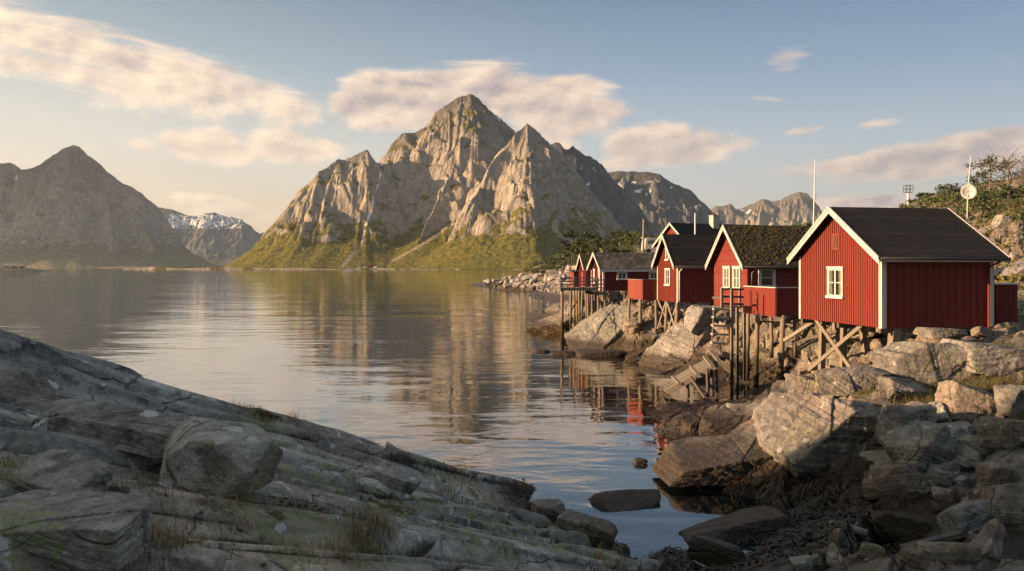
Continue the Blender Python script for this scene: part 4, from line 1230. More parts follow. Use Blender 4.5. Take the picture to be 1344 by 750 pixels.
def plank_box(root, x0, x1, y0, y1, z0, z1, mat, step, name, cap=True, sides='glr'):
    """a closed parapet of upright planks round a small terrace"""
    rng = random.Random(int(x0 * 100) + 5)
    m = MB()
    def run(a0, a1, fixed, axis, out):
        n = max(3, round((a1 - a0) / step)); st = (a1 - a0) / n
        for i in range(n):
            t = 0.022 + rng.uniform(0, 0.008); lo = z0 - rng.uniform(0, 0.03)
            p, q = a0 + i * st + 0.006, a0 + (i + 1) * st - 0.006
            if axis == 'y': m.box(min(fixed, fixed + out * t), max(fixed, fixed + out * t), p, q, lo, z1)
            else: m.box(p, q, min(fixed, fixed + out * t), max(fixed, fixed + out * t), lo, z1)
    m.box(x0 + 0.002, x0 + 0.05, y0 + 0.002, y1 - 0.002, z0 + 0.1, z1 - 0.002); m.box(x0 + 0.05, x1, y0 + 0.002, y0 + 0.05, z0 + 0.1, z1 - 0.002)
    run(y0, y1, x0, 'y', -1); run(x0, x1, y0, 'x', -1)
    if 'b' in sides:
        m.box(x0 + 0.05, x1, y1 - 0.05, y1 - 0.002, z0 + 0.1, z1 - 0.002)
    o = m.build(name, M[mat], root)
    MB().box(x0 + 0.05, x1 - 0.002, y0 + 0.05, y1 - 0.05, z0 + 0.02, z0 + 0.1).build('terrace_floor', M['deck_wood'], o)
    if cap:
        MB().box(x0 - 0.06, x0 + 0.09, y0 - 0.06, y1, z1 + 0.002, z1 + 0.045).box(x0 + 0.09, x1, y0 - 0.06, y0 + 0.09, z1 + 0.002, z1 + 0.044).build('cap_rail', M['window_white'] if cap == 'white' else M['wood'], o)
    return o


plank_box(B, -0.2, 3.4, -3.5, -0.04, -0.24, 1.2, 'red', 0.13, 'terrace_parapet', 'white')
for (px, a, b, d, r, ln) in [(994, 412, 516, 42.2, 0.125, -2), (1028, 414, 520, 40.6, 0.135, -5), (1043, 412, 470, 42.5, 0.11, 0), (1046, 410, 450, 44.5, 0.10, 0), (982, 405, 500, 45.0, 0.10, -1), (1012, 408, 470, 45, 0.1, 1)]:
    post(B, px, a, b, d, r, 'post_wood', ln)
brace(B, (994, 422, 43.0), (1040, 424, 43.4), 0.09, 0.06, 'wood')

# --- C: black roof, two windows one above the other
C_ = cabin('cabin', 'narrow tall red cabin with black felt roof, small attic window above a four-pane window', 890, 397, 56.0, 10, 4.0, 6.0, 2.6, 2.05, bg=0.16, bl=0.27, og=0.40, oe=0.20)
window(C_, fg, 1.35, 2.35, 1.15, 2.35, 2, 2, 'sides', label='four-pane white window with curtains')
window(C_, fg, 1.62, 2.22, 2.95, 3.85, 1, 2, None, case=0.10, label='small narrow attic window')
dp = MB(); dp.tube([(0.16, -0.30, 2.36), (0.14, -0.24, 2.26), (0.06, -0.11, 2.12), (0.06, -0.10, 0.1)], 0.04, 8); dp.build('downpipe', M['pale_metal'], C_, smooth=True)
plank_box(C_, -1.15, 1.2, 4.06, 7.5, 0.0, 1.48, 'red_fade', 0.30, 'balcony_parapet', 'grey', 'glb')
for (px, a, b, d, r, ln) in [(826, 391, 462, 62.0, 0.12, -1), (840.5, 393, 466, 60.2, 0.14, 0), (861, 394, 462, 59.6, 0.12, 1), (875, 396, 452, 57.5, 0.12, -1), (889, 397, 434, 56.2, 0.14, -1), (912, 396, 410, 57, 0.13, 0), (934, 397, 412, 59, 0.12, 0)]:
    post(C_, px, a, b, d, r, 'post_wood', ln)
for p0, p1 in (((864, 395, 59.0), (880, 430, 57.0)), ((874, 396, 57.6), (863, 432, 59.0)), ((876, 398, 57.2), (887, 434, 56.4)), ((889, 399, 56.4), (874, 440, 57.6))):
    brace(C_, p0, p1, 0.14, 0.06, 'wood')

# --- D: long low cabin with slate roof and a white eaves board
D = cabin('cabin', 'long low red cabin with grey slate roof, white eaves board and small square windows', 792, 382, 72.0, 10, 3.9, 7.5, 1.98, 1.35, roof='slate', clad_g='v', clad_l='h', mat='red_deep', og=0.40, oe=0.22, gutter=False)
MB().box(-0.38, 7.86, -0.27, -0.25, 1.70, 1.90).build('eaves_board', M['white'], D)
window(D, fl, 1.25, 2.20, 1.02, 1.72, 2, 2, None, case=0.13, label='small square white window')
window(D, fl, 4.25, 5.15, 1.02, 1.72, 2, 2, None, case=0.13, label='small square white window')
window(D, fg, 2.55, 3.05, 0.55, 1.95, 1, 1, 'full', case=0.12, label='tall narrow white gable window')
window(D, fg, 0.85, 1.40, 0.05, 1.95, 1, 1, 'full', case=0.14, label='white framed gable door')
for (px, a, b, d) in [(794, 383, 425, 72.2), (812, 383, 408, 72.5), (832, 383, 402, 73), (800, 383, 405, 76), (820, 383, 400, 77), (846, 384, 398, 74)]:
    post(D, px, a, b, d, 0.12, 'dark_wood')
for p0, p1 in (((795, 384, 72.2), (811, 404, 72.4)), ((811, 384, 72.4), (795, 404, 72.2)), ((784, 388, 71), (806, 432, 68))):
    brace(D, p0, p1, 0.16, 0.07, 'wood')

# --- E, F: small outhouses behind D
E = cabin('cabin', 'small red cabin with mossy roof behind the long slate-roofed one', 769, 379.5, 82.0, 10, 2.7, 4.0, 2.1, 1.3, roof='moss_slate', og=0.30, oe=0.18, white_corner=False, gutter=False, bl=0.2)
MB().box(-0.06, 0.02, 0.9, 1.6, 0.0, 1.7).build('door', M['red_fade'], E)
for (px, a, b, d) in [(769.5, 380, 400, 82), (762, 380, 404, 84.5), (776, 380, 396, 82.5)]: post(E, px, a, b, d, 0.12, 'dark_wood')
S = empty('shed', P(753, 377, 87.0), math.radians(10)); tag(S, 'tiny red plank shed at the far left end of the cabin row', 'shed')
m = MB()
for i in range(9): m.box(-0.02, 1.3, i * 0.17, i * 0.17 + 0.155, -0.2, 1.62)
m.box(0, 1.28, -0.03, 0.0, -0.2, 1.62); m.build('wall', M['red_fade'], S)
MB().prism([(-0.15, -0.15, 1.60), (-0.15, 1.7, 1.74), (-0.15, 1.7, 1.82), (-0.15, -0.15, 1.68)], (1.6, 0, 0)).build('roof', M['felt'], S)
post(S, 753, 379, 396, 87, 0.1, 'dark_wood'); post(S, 748, 379, 398, 88.5, 0.1, 'dark_wood')
S2 = empty('shed', P(764.5, 376, 84.0), math.radians(10)); tag(S2, 'low grey glazed porch beside the small red cabin', 'shed')
m = MB().box(0, 1.0, 0, 0.9, -0.3, 0.55).box(0, 0.06, 0, 0.06, 0.55, 1.15).box(0.94, 1.0, 0, 0.06, 0.55, 1.15).box(0, 0.06, 0.84, 0.9, 0.55, 1.15).box(0.94, 1.0, 0.84, 0.9, 0.55, 1.15).box(0.45, 0.5, 0, 0.05, 0.55, 1.15)
m.build('wall', M['steel'], S2)
MB().box(0.06, 0.94, 0.02, 0.03, 0.55, 1.14).box(0.02, 0.03, 0.06, 0.84, 0.55, 1.14).build('pane', M['glass'], S2)
MB().prism([(-0.08, -0.1, 1.15), (-0.08, 1.0, 1.28), (-0.08, 1.0, 1.34), (-0.08, -0.1, 1.21)], (1.16, 0, 0)).build('roof', M['felt'], S2)
post(S2, 764.8, 380, 398, 84, 0.08, 'dark_wood')

# --- G: the tall house behind, H: a gable hidden behind B
G = cabin('house', 'tall red house with long black roof, brick chimney and two attic windows behind the cabins', 905, 372, 93.0, 24, 6.6, 12.9, 4.55, 2.45, og=0.45, oe=0.35, bl=0.25, bg=0.2, gutter=True)
window(G, fg, 3.75, 4.25, 5.0, 5.75, 1, 2, None, case=0.13, label='small white attic window')
window(G, fg, 2.35, 2.85, 5.0, 5.75, 1, 2, None, case=0.13, label='small white attic window')
window(G, fg, 2.8, 3.8, 2.4, 3.6, 2, 2, None, case=0.13)
ch = MB().box(5.3, 6.25, 2.45, 3.25, 6.2, 8.05).build('chimney', M['concrete'], G, bevel=0.02)
MB().box(5.22, 6.33, 2.37, 3.33, 8.052, 8.15).build('chimney_cap', M['steel'], ch)
MB().box(5.5, 6.05, 2.6, 3.1, 8.152, 8.28).build('chimney_hood', M['black_metal'], ch)
MB().tube([(11.1, 2.9, 6.6), (11.1, 2.9, 7.62)], 0.11, 10).tube([(11.1, 2.9, 7.62), (11.1, 2.9, 7.70)], 0.17, 10).build('flue', M['black_metal'], G)
Hh = cabin('cabin', 'red cabin almost hidden behind the mossy roof, only its white gable edge showing', 972, 392, 56.5, 10, 4.0, 5.0, 3.0, 1.95, og=0.3, oe=0.3, white_corner=False)
for (px, d) in ((965, 57), (990, 57.5)): post(Hh, px, 393, 405, d, 0.12, 'dark_wood')

# --- the low plank enclosure right of the near cabin
N = empty('plank_enclosure', P(1306, 427.5, 30.4), math.radians(10)); tag(N, 'low dark red plank enclosure with pale top board, right of the near cabin', 'enclosure')
m = MB(); rng = random.Random(3)
for i in range(5): m.box(i * 0.19 + 0.006, (i + 1) * 0.19 - 0.006, -0.03 - rng.uniform(0, .006), 0.0, -0.05, 1.55)
for i in range(8): m.box(0.945, 0.975, 0.02 + i * 0.19, (i + 1) * 0.19, -0.05, 1.55)
m.box(0.003, 0.943, 0.002, 0.04, 0.0, 1.54); m.build('plank_wall', M['red_deep'], N)
MB().box(-0.08, 1.05, -0.09, 1.65, 1.552, 1.60).build('top_board', M['pale_metal'], N)

# ------------------------------------------------------------------ landing stages, stairs, ramp
K_ = empty('boardwalk', P(735, 379, 70.0), math.radians(10)); tag(K_, 'grey timber boardwalk on tall piles with rail fence, left of the slate-roofed cabin', 'boardwalk')
def wloc(px, py, d): return to_local(K_, P(px, py, d))
deck = MB(); n = 15
a0, a1 = wloc(735, 377.6, 69), wloc(776, 378.6, 71.6)
for i in range(n):
    t0, t1 = i / n, (i + 0.93) / n
    p, q = a0.lerp(a1, t0), a0.lerp(a1, t1)
    deck.box(p.x, q.x, a0.y - 0.1, a0.y + 2.3, a0.z - 0.07, a0.z - 0.02 + 0.008 * (i % 3))
b0 = wloc(776, 383.4, 70.6)
for i in range(6): deck.box(b0.x + i * 0.2, b0.x + i * 0.2 + 0.185, b0.y - 0.1, b0.y + 2.6, b0.z - 0.06, b0.z)
deck.build('deck', M['deck_wood'], K_)
MB().box(a0.x, a1.x, a0.y - 0.16, a0.y - 0.102, a0.z - 0.27, a0.z - 0.01).box(b0.x, b0.x + 1.2, b0.y - 0.16, b0.y - 0.102, b0.z - 0.26, b0.z).build('edge_beam', M['wood'], K_)
rl = MB()
for zz in (0.26, 0.52, 0.80):
    rl.bar((a0.x - 0.05, a0.y - 0.13, a0.z + zz), (a1.x + 0.05, a0.y - 0.13, a0.z + zz), 0.04, 0.10)
rl.bar((a0.x, a0.y - 0.13, a0.z + 0.8), (a0.x, a0.y + 2.2, a0.z + 0.8), 0.04, 0.10); rl.bar((a0.x, a0.y - 0.13, a0.z + 0.4), (a0.x, a0.y + 2.2, a0.z + 0.4), 0.04, 0.10)
for zz in (0.35, 0.68, 1.05): rl.bar((b0.x - 0.02, b0.y - 0.13, b0.z + zz), (b0.x + 1.2, b0.y - 0.13, b0.z + zz), 0.04, 0.10)
rl.build('rail', M['wood'], K_)
for t in (0.01, 0.37, 0.97):
    p = a0.lerp(a1, t); MB().box(p.x - 0.06, p.x + 0.06, a0.y - 0.20, a0.y - 0.08, a0.z - 0.3, a0.z + (0.95 if t < .9 else 0.9)).build('rail_post', M['wood'], K_)
for t in (0.03, 0.55, 1.15): MB().box(b0.x + t - 0.05, b0.x + t + 0.05, b0.y - 0.2, b0.y - 0.1, b0.z - 0.3, b0.z + 1.15).build('rail_post', M['wood'], K_)
for (px, y0, y1, d, r) in [(737.5, 380, 452, 69.0, 0.13), (749.5, 380, 448, 70.5, 0.11), (753.5, 380, 440, 72, 0.10), (760, 380, 422, 73, 0.12), (764.5, 381, 418, 73.5, 0.11), (769, 381, 436, 71, 0.10), (771.5, 381, 446, 70, 0.11), (774, 381, 440, 71, 0.10), (777, 383, 446, 70, 0.12), (782, 385, 425, 71, 0.11), (785, 385, 442, 70, 0.12), (793.5, 383, 412, 71, 0.14), (757, 380, 430, 72.4, 0.09)]:
    post(K_, px, y0, y1, d, r, 'post_wood', random.uniform(-1.2, 1.2), name='pile')
for p0, p1 in (((771, 384, 71), (781, 415, 71)), ((783, 388, 71), (802, 438, 67)), ((757, 395, 72), (745, 415, 71)), ((775, 400, 71), (756, 425, 71))):
    brace(K_, p0, p1, 0.14, 0.08, 'brace_wood')

T = empty('stairs', P(946, 452, 40.5), math.radians(10)); tag(T, 'weathered grey timber stairs with landing and rails beside the mossy-roofed cabin', 'stairs')
def tl(px, py, d): return to_local(T, P(px, py, d))
top, bot = tl(936, 404, 41.8), tl(933, 456, 39.6)
st = MB(); ntr = 5
for i in range(ntr):
    p = top.lerp(bot, (i + 0.15) / (ntr - 0.35))
    MB().bar((p.x, p.y, p.z), (p.x + 0.84, p.y, p.z - 0.05), 0.26, 0.10).build('tread', M['pale_wood'], T)
for k in (0.06, 0.72): st.bar(top + Vector((k, 0.08, -0.05)), bot + Vector((k, 0.08, -0.25)), 0.05, 0.20)
st.build('stringer', M['wood'], T)
ld = MB(); l0 = tl(938, 401.5, 43.6)
for i in range(8): ld.box(l0.x - 0.1, l0.x + 1.75, l0.y - 0.9 + i * 0.13, l0.y - 0.9 + i * 0.13 + 0.12, l0.z - 0.05, l0.z + 0.003 * (i % 2))
ld.build('landing', M['deck_wood'], T)
for (px, y0, y1, d, r) in [(947.5, 378, 404, 42.0, 0.06), (960.5, 379, 530, 41.4, 0.065), (971, 379, 404, 43, 0.05), (967.5, 404, 522, 42.6, 0.065), (977, 404, 500, 44, 0.06)]:
    post(T, px, y0, y1, d, r, 'post_wood' if y1 > 480 else 'wood', 0, True)
hr = MB()
for y0 in (379.5, 389.5, 399): hr.bar(tl(947, y0, 42.0), tl(976, y0 + 0.6, 42.4), 0.035, 0.11)
hr.bar(tl(935, 391, 42.6), tl(947, 391, 42.0), 0.04, 0.12)
hr.build('handrail', M['dark_wood'], T)

Rm = empty('boat_ramp', P(915, 490, 40.0), math.radians(10)); tag(Rm, 'broken plank boat ramp sloping down to the water below the stairs', 'ramp')
def rl_(px, py, d): return to_local(Rm, P(px, py, d))
c0, c1 = rl_(868, 505, 42.5), rl_(932, 468, 41.0)      # far edge, low to high
e0, e1 = rl_(876, 512, 40.0), rl_(940, 478, 38.6)      # near edge
rng = random.Random(11); pk = MB()
for i in range(9):
    t = (i + 0.5) / 9
    lo = rng.uniform(0.0, 0.05) if i % 3 else rng.uniform(0.05, 0.22)
    hi = rng.uniform(0.93, 1.0)
    a = c0.lerp(e0, t); b = c1.lerp(e1, t)
    p, q = a.lerp(b, lo), a.lerp(b, hi)
    pk.bar(p + Vector((0, 0, rng.uniform(0, 0.03))), q, 0.24, 0.045)
pk.build('plank', M['deck_wood'], Rm)
bm_ = MB(); bm_.bar(e0 + Vector((0, -0.05, -0.10)), e1 + Vector((0, -0.05, -0.10)), 0.10, 0.24); bm_.bar(c0 + Vector((0, 0.1, -0.14)), c1 + Vector((0, 0.1, -0.14)), 0.10, 0.2)
bm_.build('beam', M['dark_wood'], Rm)
for f0, ov, zz in ((0.62, 0.15, 0.06), (0.25, 0.1, 0.055), (0.90, 0.25, 0.12), (1.03, 0.15, 0.20)):
    a, b = c0.lerp(c1, f0), e0.lerp(e1, f0)
    dv = (b - a) * ov
    MB().bar(a - dv * 0.4 + Vector((0, 0, zz)), b + dv + Vector((0, 0, zz - 0.02)), 0.20, 0.09).build('crosspiece', M['brace_wood'], Rm)
for (px, y0, y1, d) in [(934, 478, 520, 39), (928, 484, 522, 38.6), (902, 497, 522, 39.6), (940, 470, 515, 40.4)]:
    post(Rm, px, y0, y1, d, 0.08, 'dark_wood', 1)
brace(Rm, (906, 495, 39), (925, 522, 38.4), 0.12, 0.1, 'dark_wood')

# ------------------------------------------------------------------ masts, poles, dish, van
def mast(name, label, cat, px, y0, y1, d, r0, r1, mat, lean=0.0):
    root = empty(name, P(px, y1, d)); tag(root, label, cat)
    a = Vector((0, 0, 0)); b = to_local(root, P(px + lean, y0, d))
    MB().tube([a, a.lerp(b, 0.5), b], [r0, (r0 + r1) / 2, r1], 10).build('pole', M[mat], root, smooth=True)
    return root

fp = mast('flagpole', 'slim pale flagpole rising between the mossy roof and the near cabin', 'flagpole', 1065, 209, 395, 48.0, 0.055, 0.028, 'pale_metal', 5)
MB().tube([(0, 0, 0), (0, 0, 0.5)], 0.14, 10).build('base', M['concrete'], fp)
MB().tube([to_local(fp, P(1068.6, 258, 48)) + Vector((0.05, 0, -0.12)), to_local(fp, P(1068.6, 258, 48)) + Vector((0.05, 0, 0.12))], 0.07, 8).build('cleat', M['steel'], fp)
up = mast('utility_pole', 'thick weathered utility pole behind the slate roof', 'pole', 844, 288, 345, 105.0, 0.17, 0.13, 'wood', 1)
MB().box(0.0, 0.45, -0.06, 0.06, 5.1, 5.2).box(0.2, 0.28, -0.05, 0.05, 5.2, 5.42).build('insulator_arm', M['dark_wood'], up)
mast('utility_pole', 'slim pale pole standing in front of the tall house roof', 'pole', 912, 280, 372, 88.0, 0.10, 0.075, 'pale_metal', 0.4)
pw = MB()
w0, w1 = P(845, 291, 105), P(912, 281, 88)
pts = [w0.lerp(w1, i / 12) + Vector((0, 0, -0.55 * math.sin(math.pi * i / 12))) for i in range(13)]
wo = MB().tube(pts, 0.016, 5).build('power_line', M['black_metal']); tag(wo, 'thin sagging wire between the two utility poles', 'wire')
tw = mast('floodlight_tower', 'slim floodlight tower with square top frame on the hill behind the near cabin', 'tower', 1192, 254, 275, 98.0, 0.17, 0.15, 'pale_metal', 0)
hd = MB(); zz = 2.05
for z in (zz, zz + 0.42, zz + 0.85):
    hd.bar((-0.44, -0.3, z), (0.44, -0.3, z), 0.04, 0.04); hd.bar((-0.44, 0.3, z), (0.44, 0.3, z), 0.04, 0.04); hd.bar((-0.44, -0.3, z), (-0.44, 0.3, z), 0.04, 0.04); hd.bar((0.44, -0.3, z), (0.44, 0.3, z), 0.04, 0.04)
for x in (-0.44, 0, 0.44):
    for y in (-0.3, 0.3): hd.box(x - 0.025, x + 0.025, y - 0.025, y + 0.025, zz, zz + 0.86)
hd.build('top_frame', M['dark_wood'], tw)

# the dish on its mast at the far end of the near roof
dm = empty('satellite_dish', P(1269, 288, 32.0)); tag(dm, 'round white satellite dish on a tall thin mast at the near roof', 'satellite dish')
MB().tube([(0, 0, -0.35), (0.05, 0, 1.2), (0.16, 0, 2.55)], [0.026, 0.022, 0.015], 9).build('mast', M['pale_metal'], dm, smooth=True)
nrm = Vector((-0.35, -0.92, 0.18)).normalized(); uu = nrm.cross(Vector((0, 0, 1))).normalized(); vv = uu.cross(nrm)
cen = Vector((-0.06, -0.20, 1.05)); ds = MB(); R_ = 0.31
rings = [(0.0, 0.0), (0.25, 0.012), (0.5, 0.03), (0.75, 0.062), (1.0, 0.105)]
vs = [cen + nrm * 0.0]
for rr, dep in rings[1:]:
    for k in range(28):
        a = 2 * math.pi * k / 28
        vs.append(cen + (uu * math.cos(a) * 0.90 + vv * math.sin(a)) * rr * R_ + nrm * dep)
fs = [(0, 1 + k, 1 + (k + 1) % 28) for k in range(28)]
for j in range(3):
    for k in range(28):
        a, b = 1 + j * 28 + k, 1 + j * 28 + (k + 1) % 28
        fs.append((a, a + 28, b + 28, b))
dish = ds.add(vs, fs).build('dish', M['window_white'], dm, smooth=True)
sd = dish.modifiers.new('thick', 'SOLIDIFY'); sd.thickness = 0.012
em = MB()
for (u0, v0, u1, v1, w) in [(-0.055, 0.055, -0.015, 0.055, 0.012), (-0.035, 0.055, -0.035, 0.015, 0.012), (-0.055, 0.015, -0.035, 0.015, 0.012), (0.0, 0.06, 0.0, 0.02, 0.014), (0.0, 0.045, 0.03, 0.055, 0.012), (0.03, 0.055, 0.045, 0.02, 0.012), (-0.05, -0.002, 0.05, 0.002, 0.012)]:
    a = cen + uu * u0 + vv * v0 + nrm * 0.02; b = cen + uu * u1 + vv * v1 + nrm * 0.02
    em.bar(a, b, w, 0.006, up=nrm)
em.build('emblem', plain('dish_emblem', (0.12, 0.03, 0.04)), dish)
lnb = MB(); tip = cen + nrm * 0.30 - vv * 0.26 + uu * 0.05
lnb.tube([cen - vv * 0.30 + nrm * 0.10, cen - vv * 0.32 + nrm * 0.22, tip], 0.012, 7).tube([tip, tip + Vector((-0.02, -0.02, 0.09))], 0.035, 8)
lnb.build('feed_arm', M['steel'], dm)
MB().bar(cen - nrm * 0.01, Vector((0.03, 0, 1.0)), 0.06, 0.05).build('bracket', M['steel'], dm)
MB().bar((-0.45, -0.1, -0.32), (0.05, 0.0, -0.30), 0.05, 0.05).build('roof_bracket', M['black_metal'], dm)

cv = empty('caravan', P(846, 333, 112.0), math.radians(6)); tag(cv, 'white caravan parked beside the utility pole above the slate roof', 'caravan')
MB().prism([(0, 0, 0.5), (0.15, 0, 2.0), (0.5, 0, 2.2), (1.5, 0, 2.2), (1.8, 0, 1.7), (1.8, 0, 0.5)], (0, 1.9, 0)).build('body', M['window_white'], cv, bevel=0.05)
MB().box(0.45, 1.45, -0.012, -0.002, 1.35, 1.85).build('window', M['glass'], cv)
MB().box(-0.05, 1.85, -0.05, 1.95, 2.202, 2.26).build('roof_hatch', M['pale_metal'], cv)
for x in (0.6,): MB().tube([(x, -0.02, 0.33), (x, 0.18, 0.33)], 0.33, 16).build('wheel', M['black_metal'], cv)
ht = empty('turf_hut', P(791, 336, 150.0), math.radians(6)); tag(ht, 'low turf-roofed hut with white chimney among the shrubs behind the slate roof', 'hut')
MB().prism([(0, 0, 0), (0, 0, 1.0), (0, 2.0, 1.9), (0, 4.0, 1.0), (0, 4.0, 0)], (5.2, 0, 0)).build('wall', M['dark_wood'], ht)
rt = MB().prism([(-0.2, -0.4, 0.95), (-0.2, 2.0, 1.95), (-0.2, 4.4, 0.95), (-0.2, 4.4, 1.15), (-0.2, 2.0, 2.2), (-0.2, -0.4, 1.15)], (5.6, 0, 0)).build('turf_roof', M['green_grass'], ht)
c = MB().box(3.6, 4.2, 0.9, 1.5, 1.0, 2.3).box(3.45, 4.35, 0.75, 1.65, 2.302, 2.4).build('chimney', M['window_white'], rt)
# ------------------------------------------------------------------ stones and slabs where they lie
def hit(px, py, fz, d0=2.8, d1=320.0, n=900):
    """distance at which the view along a photo position meets the ground"""
    dd = np.exp(np.linspace(math.log(d0), math.log(d1), n))
    x = (px - CX) / F_PX * dd; z = ZC - (py - HY) / F_PX * dd
    below = fz(x, dd) > z
    return float(dd[np.argmax(below)]) if below.any() else None


def stone(name, label, px, py, wpx, hpx, fz, seed, deep=0.8, rz=0.0, tilt=(0, 0), level=5, mat='boulder', group=None, sink=0.2, d0=2.8, d=None, cat='rock', **kw):
    """px, py: middle of its foot in the photo; width and height as they show there"""
    d = d or hit(px, py, fz, d0 if fz is fore_z else 12.5) or 14.0
    w, h = 0.84 * wpx * d / F_PX, 0.88 * hpx * d / F_PX
    size = (w, w * deep, h / (1 - sink))
    o = link(name, rock_mesh(name, seed, level, size, M[mat], **kw))
    p = P(px, py, d)
    o.location = (p.x, p.y + size[1] * 0.35, p.z + size[2] * (0.5 - sink))
    o.rotation_euler = (math.radians(tilt[0]), math.radians(tilt[1]), math.radians(rz))
    return tag(o, label, cat, group)


fz, lz = fore_z, land_z
# left foreground
stone('boulder', 'big angular grey boulder resting on the foreground slabs', 270, 644, 166, 98, fz, 22, 0.75, 0, (0, 0), 6, 'boulder_pale', sink=0.20, cracks=0, rough=1.1, beds=0.0, planes=[((0.16, -0.12, 1), 0.56), ((-0.12, -1, -0.10), 0.60), ((-1, -0.35, 0.15), 0.78), ((1, -0.15, -0.30), 0.80), ((-0.75, -0.35, 0.75), 0.70), ((0, 1, 0), 0.8), ((0, 0, -1), 0.7), ((0.55, -0.7, 0.35), 0.80), ((0.5, -0.6, -0.6), 0.86)])
stone('rock_slab', 'long angular slab leaning behind the big foreground boulder', 150, 584, 300, 42, fz, 31, 0.30, -4, (12, 10), 6, 'rock_fore', sink=0.25, kind='slab', cracks=3)
stone('rock_slab', 'broad flat brown slab at the lower left corner', 62, 738, 270, 74, fz, 41, 0.62, 8, (6, 3), 6, 'rock_fore', sink=0.22, kind='slab', cracks=1, d0=3.2)
stone('rock_slab', 'thin layered slab rising at the left edge behind the flat brown slab', 40, 650, 230, 46, fz, 45, 0.5, -12, (10, 9), 5, 'rock_fore', sink=0.3, kind='slab', cracks=3)
stone('stone', 'small pale blue-grey stone on the ledge left of the big boulder', 143, 657, 46, 20, fz, 51, 0.6, 20, (0, 8), 5, 'boulder_grey', cracks=1, cat='stone')
stone('stone', 'small smooth grey stone on the mossy crack right of the boulder', 358, 680, 33, 14, fz, 53, 0.6, 5, (0, 10), 4, 'boulder_grey', cracks=0, cat='stone')
stone('rock_slab', 'pale rounded slab lying against the dark ledge in the middle', 512, 643, 92, 26, fz, 57, 0.5, -14, (0, 16), 5, 'boulder_grey', cracks=0, kind='slab')
stone('stone', 'tiny white stone on the dark ledge at the left', 37, 628, 9, 9, fz, 61, 0.8, 0, (0, 0), 3, 'riprap', cracks=0, cat='stone')
stone('rock_slab', 'low slab breaking through the soil at the bottom edge', 245, 756, 110, 30, fz, 63, 0.7, -6, (0, 6), 5, 'rock_fore', cracks=2, kind='slab', d0=3.2)
stone('rock', 'brown rock at the water end of the foreground beds', 722, 684, 66, 24, fz, 67, 0.7, 12, (0, 8), 5, 'boulder', cracks=1)
stone('rock', 'dark wet rock below the brown one at the water edge', 775, 708, 110, 26, fz, 71, 0.6, -20, (0, 12), 5, 'boulder', cracks=1, kind='slab')
# in the inlet
stone('skerry', 'round wrack-covered rock standing in the inlet', 821, 674, 118, 24, lz, 76, 0.6, 0, (0, 2), 5, 'boulder_wet', sink=0.45, d=21.6, cracks=0, kind='round', sharp=10)
stone('skerry', 'small dark rock breaking the water near the shore slab', 841, 608, 26, 7, lz, 79, 0.7, 0, (0, 0), 4, 'boulder_wet', sink=0.5, d=26.4, cracks=0)
for i, (px, py, w, h) in enumerate([(790, 468, 92, 9), (740, 466, 40, 6), (845, 476, 60, 8), (712, 463, 30, 4), (720, 420, 26, 4), (742, 417, 22, 4)]):
    stone('skerry', ['long low skerry between the piles and the near inlet', 'flat dark skerry at the foot of the outermost pile', 'low weedy skerry below the balcony posts', 'thin skerry awash left of the piles',
                     'low dark rock in the water beyond the piles', 'second low dark rock close to the piles'][i], px, py, w, h, lz, 90 + i, 0.5, 0, (0, 0), 4, 'boulder_wet', sink=0.45, d=6857.0 / (py - HY) , cracks=0)

# right foreground: the big sunlit block, its neighbours and the tumble below
stone('bedrock_block', 'large sunlit pinkish block with long cracks at the centre of the right shore', 1103, 602, 180, 98, lz, 101, 0.8, 0, (0, 0), 6, 'rock_shore', sink=0.22, cracks=4, planes=[((-0.62, -0.42, 0.66), 0.42), ((0.30, -0.90, -0.12), 0.56), ((0.15, 0.15, 1), 0.62), ((1, -0.1, 0.1), 0.82), ((0, 1, 0), 0.8), ((0, 0, -1), 0.8), ((-1, 0.1, -0.1), 0.95), ((0.55, -0.35, 0.75), 0.66)])
stone('bedrock_block', 'low cracked apron of rock running from the sunlit block into the inlet', 985, 620, 190, 50, lz, 104, 0.7, 0, (0, 0), 6, 'rock_tidal', sink=0.30, cracks=4, planes=[((-0.34, -0.30, 0.89), 0.36), ((0.1, -1, -0.1), 0.70), ((1, 0, 0.1), 0.9), ((0, 1, 0), 0.8), ((0, 0, -1), 0.8), ((-1, -0.1, 0.3), 0.92)])
stone('bedrock_block', 'small cracked block on the crest left of the square blocks', 1082, 530, 78, 38, lz, 107, 0.8, 25, (8, 12), 5, 'rock_shore', cracks=2)
stone('bedrock_block', 'square-jointed pale block right of the sunlit block', 1195, 588, 100, 70, lz, 111, 0.8, 20, (10, 14), 6, 'rock_shore', cracks=4)
stone('bedrock_block', 'narrow pale blocks below the grassy ledge', 1190, 528, 92, 36, lz, 113, 0.8, 22, (6, 12), 5, 'rock_shore', cracks=4)
stone('bedrock_block', 'leaning brown block with a sharp edge under the square-jointed one', 1222, 618, 118, 62, lz, 117, 0.7, 18, (8, -18), 6, 'rock_shore', cracks=3)
stone('bedrock_block', 'dark lichened block below the grass at the right', 1285, 562, 100, 62, lz, 121, 0.8, -10, (0, 12), 6, 'boulder', cracks=3)
stone('rock_hump', 'broad lichened rock hump in front of the near cabin posts', 1248, 506, 200, 70, lz, 127, 0.55, -6, (4, -4), 6, 'rock_shore', sink=0.25, cracks=3, kind='slab')
stone('rock_hump', 'rounded grey shoulder of rock left of the lichened hump', 1128, 512, 120, 30, lz, 131, 0.7, -10, (4, -8), 6, 'rock_shore', sink=0.3, cracks=1, kind='slab')
stone('rock_slab', 'flat grey slab at the right edge below the plank enclosure', 1318, 486, 150, 38, lz, 137, 0.7, 6, (0, 8), 5, 'rock_shore', sink=0.3, cracks=2, kind='slab')
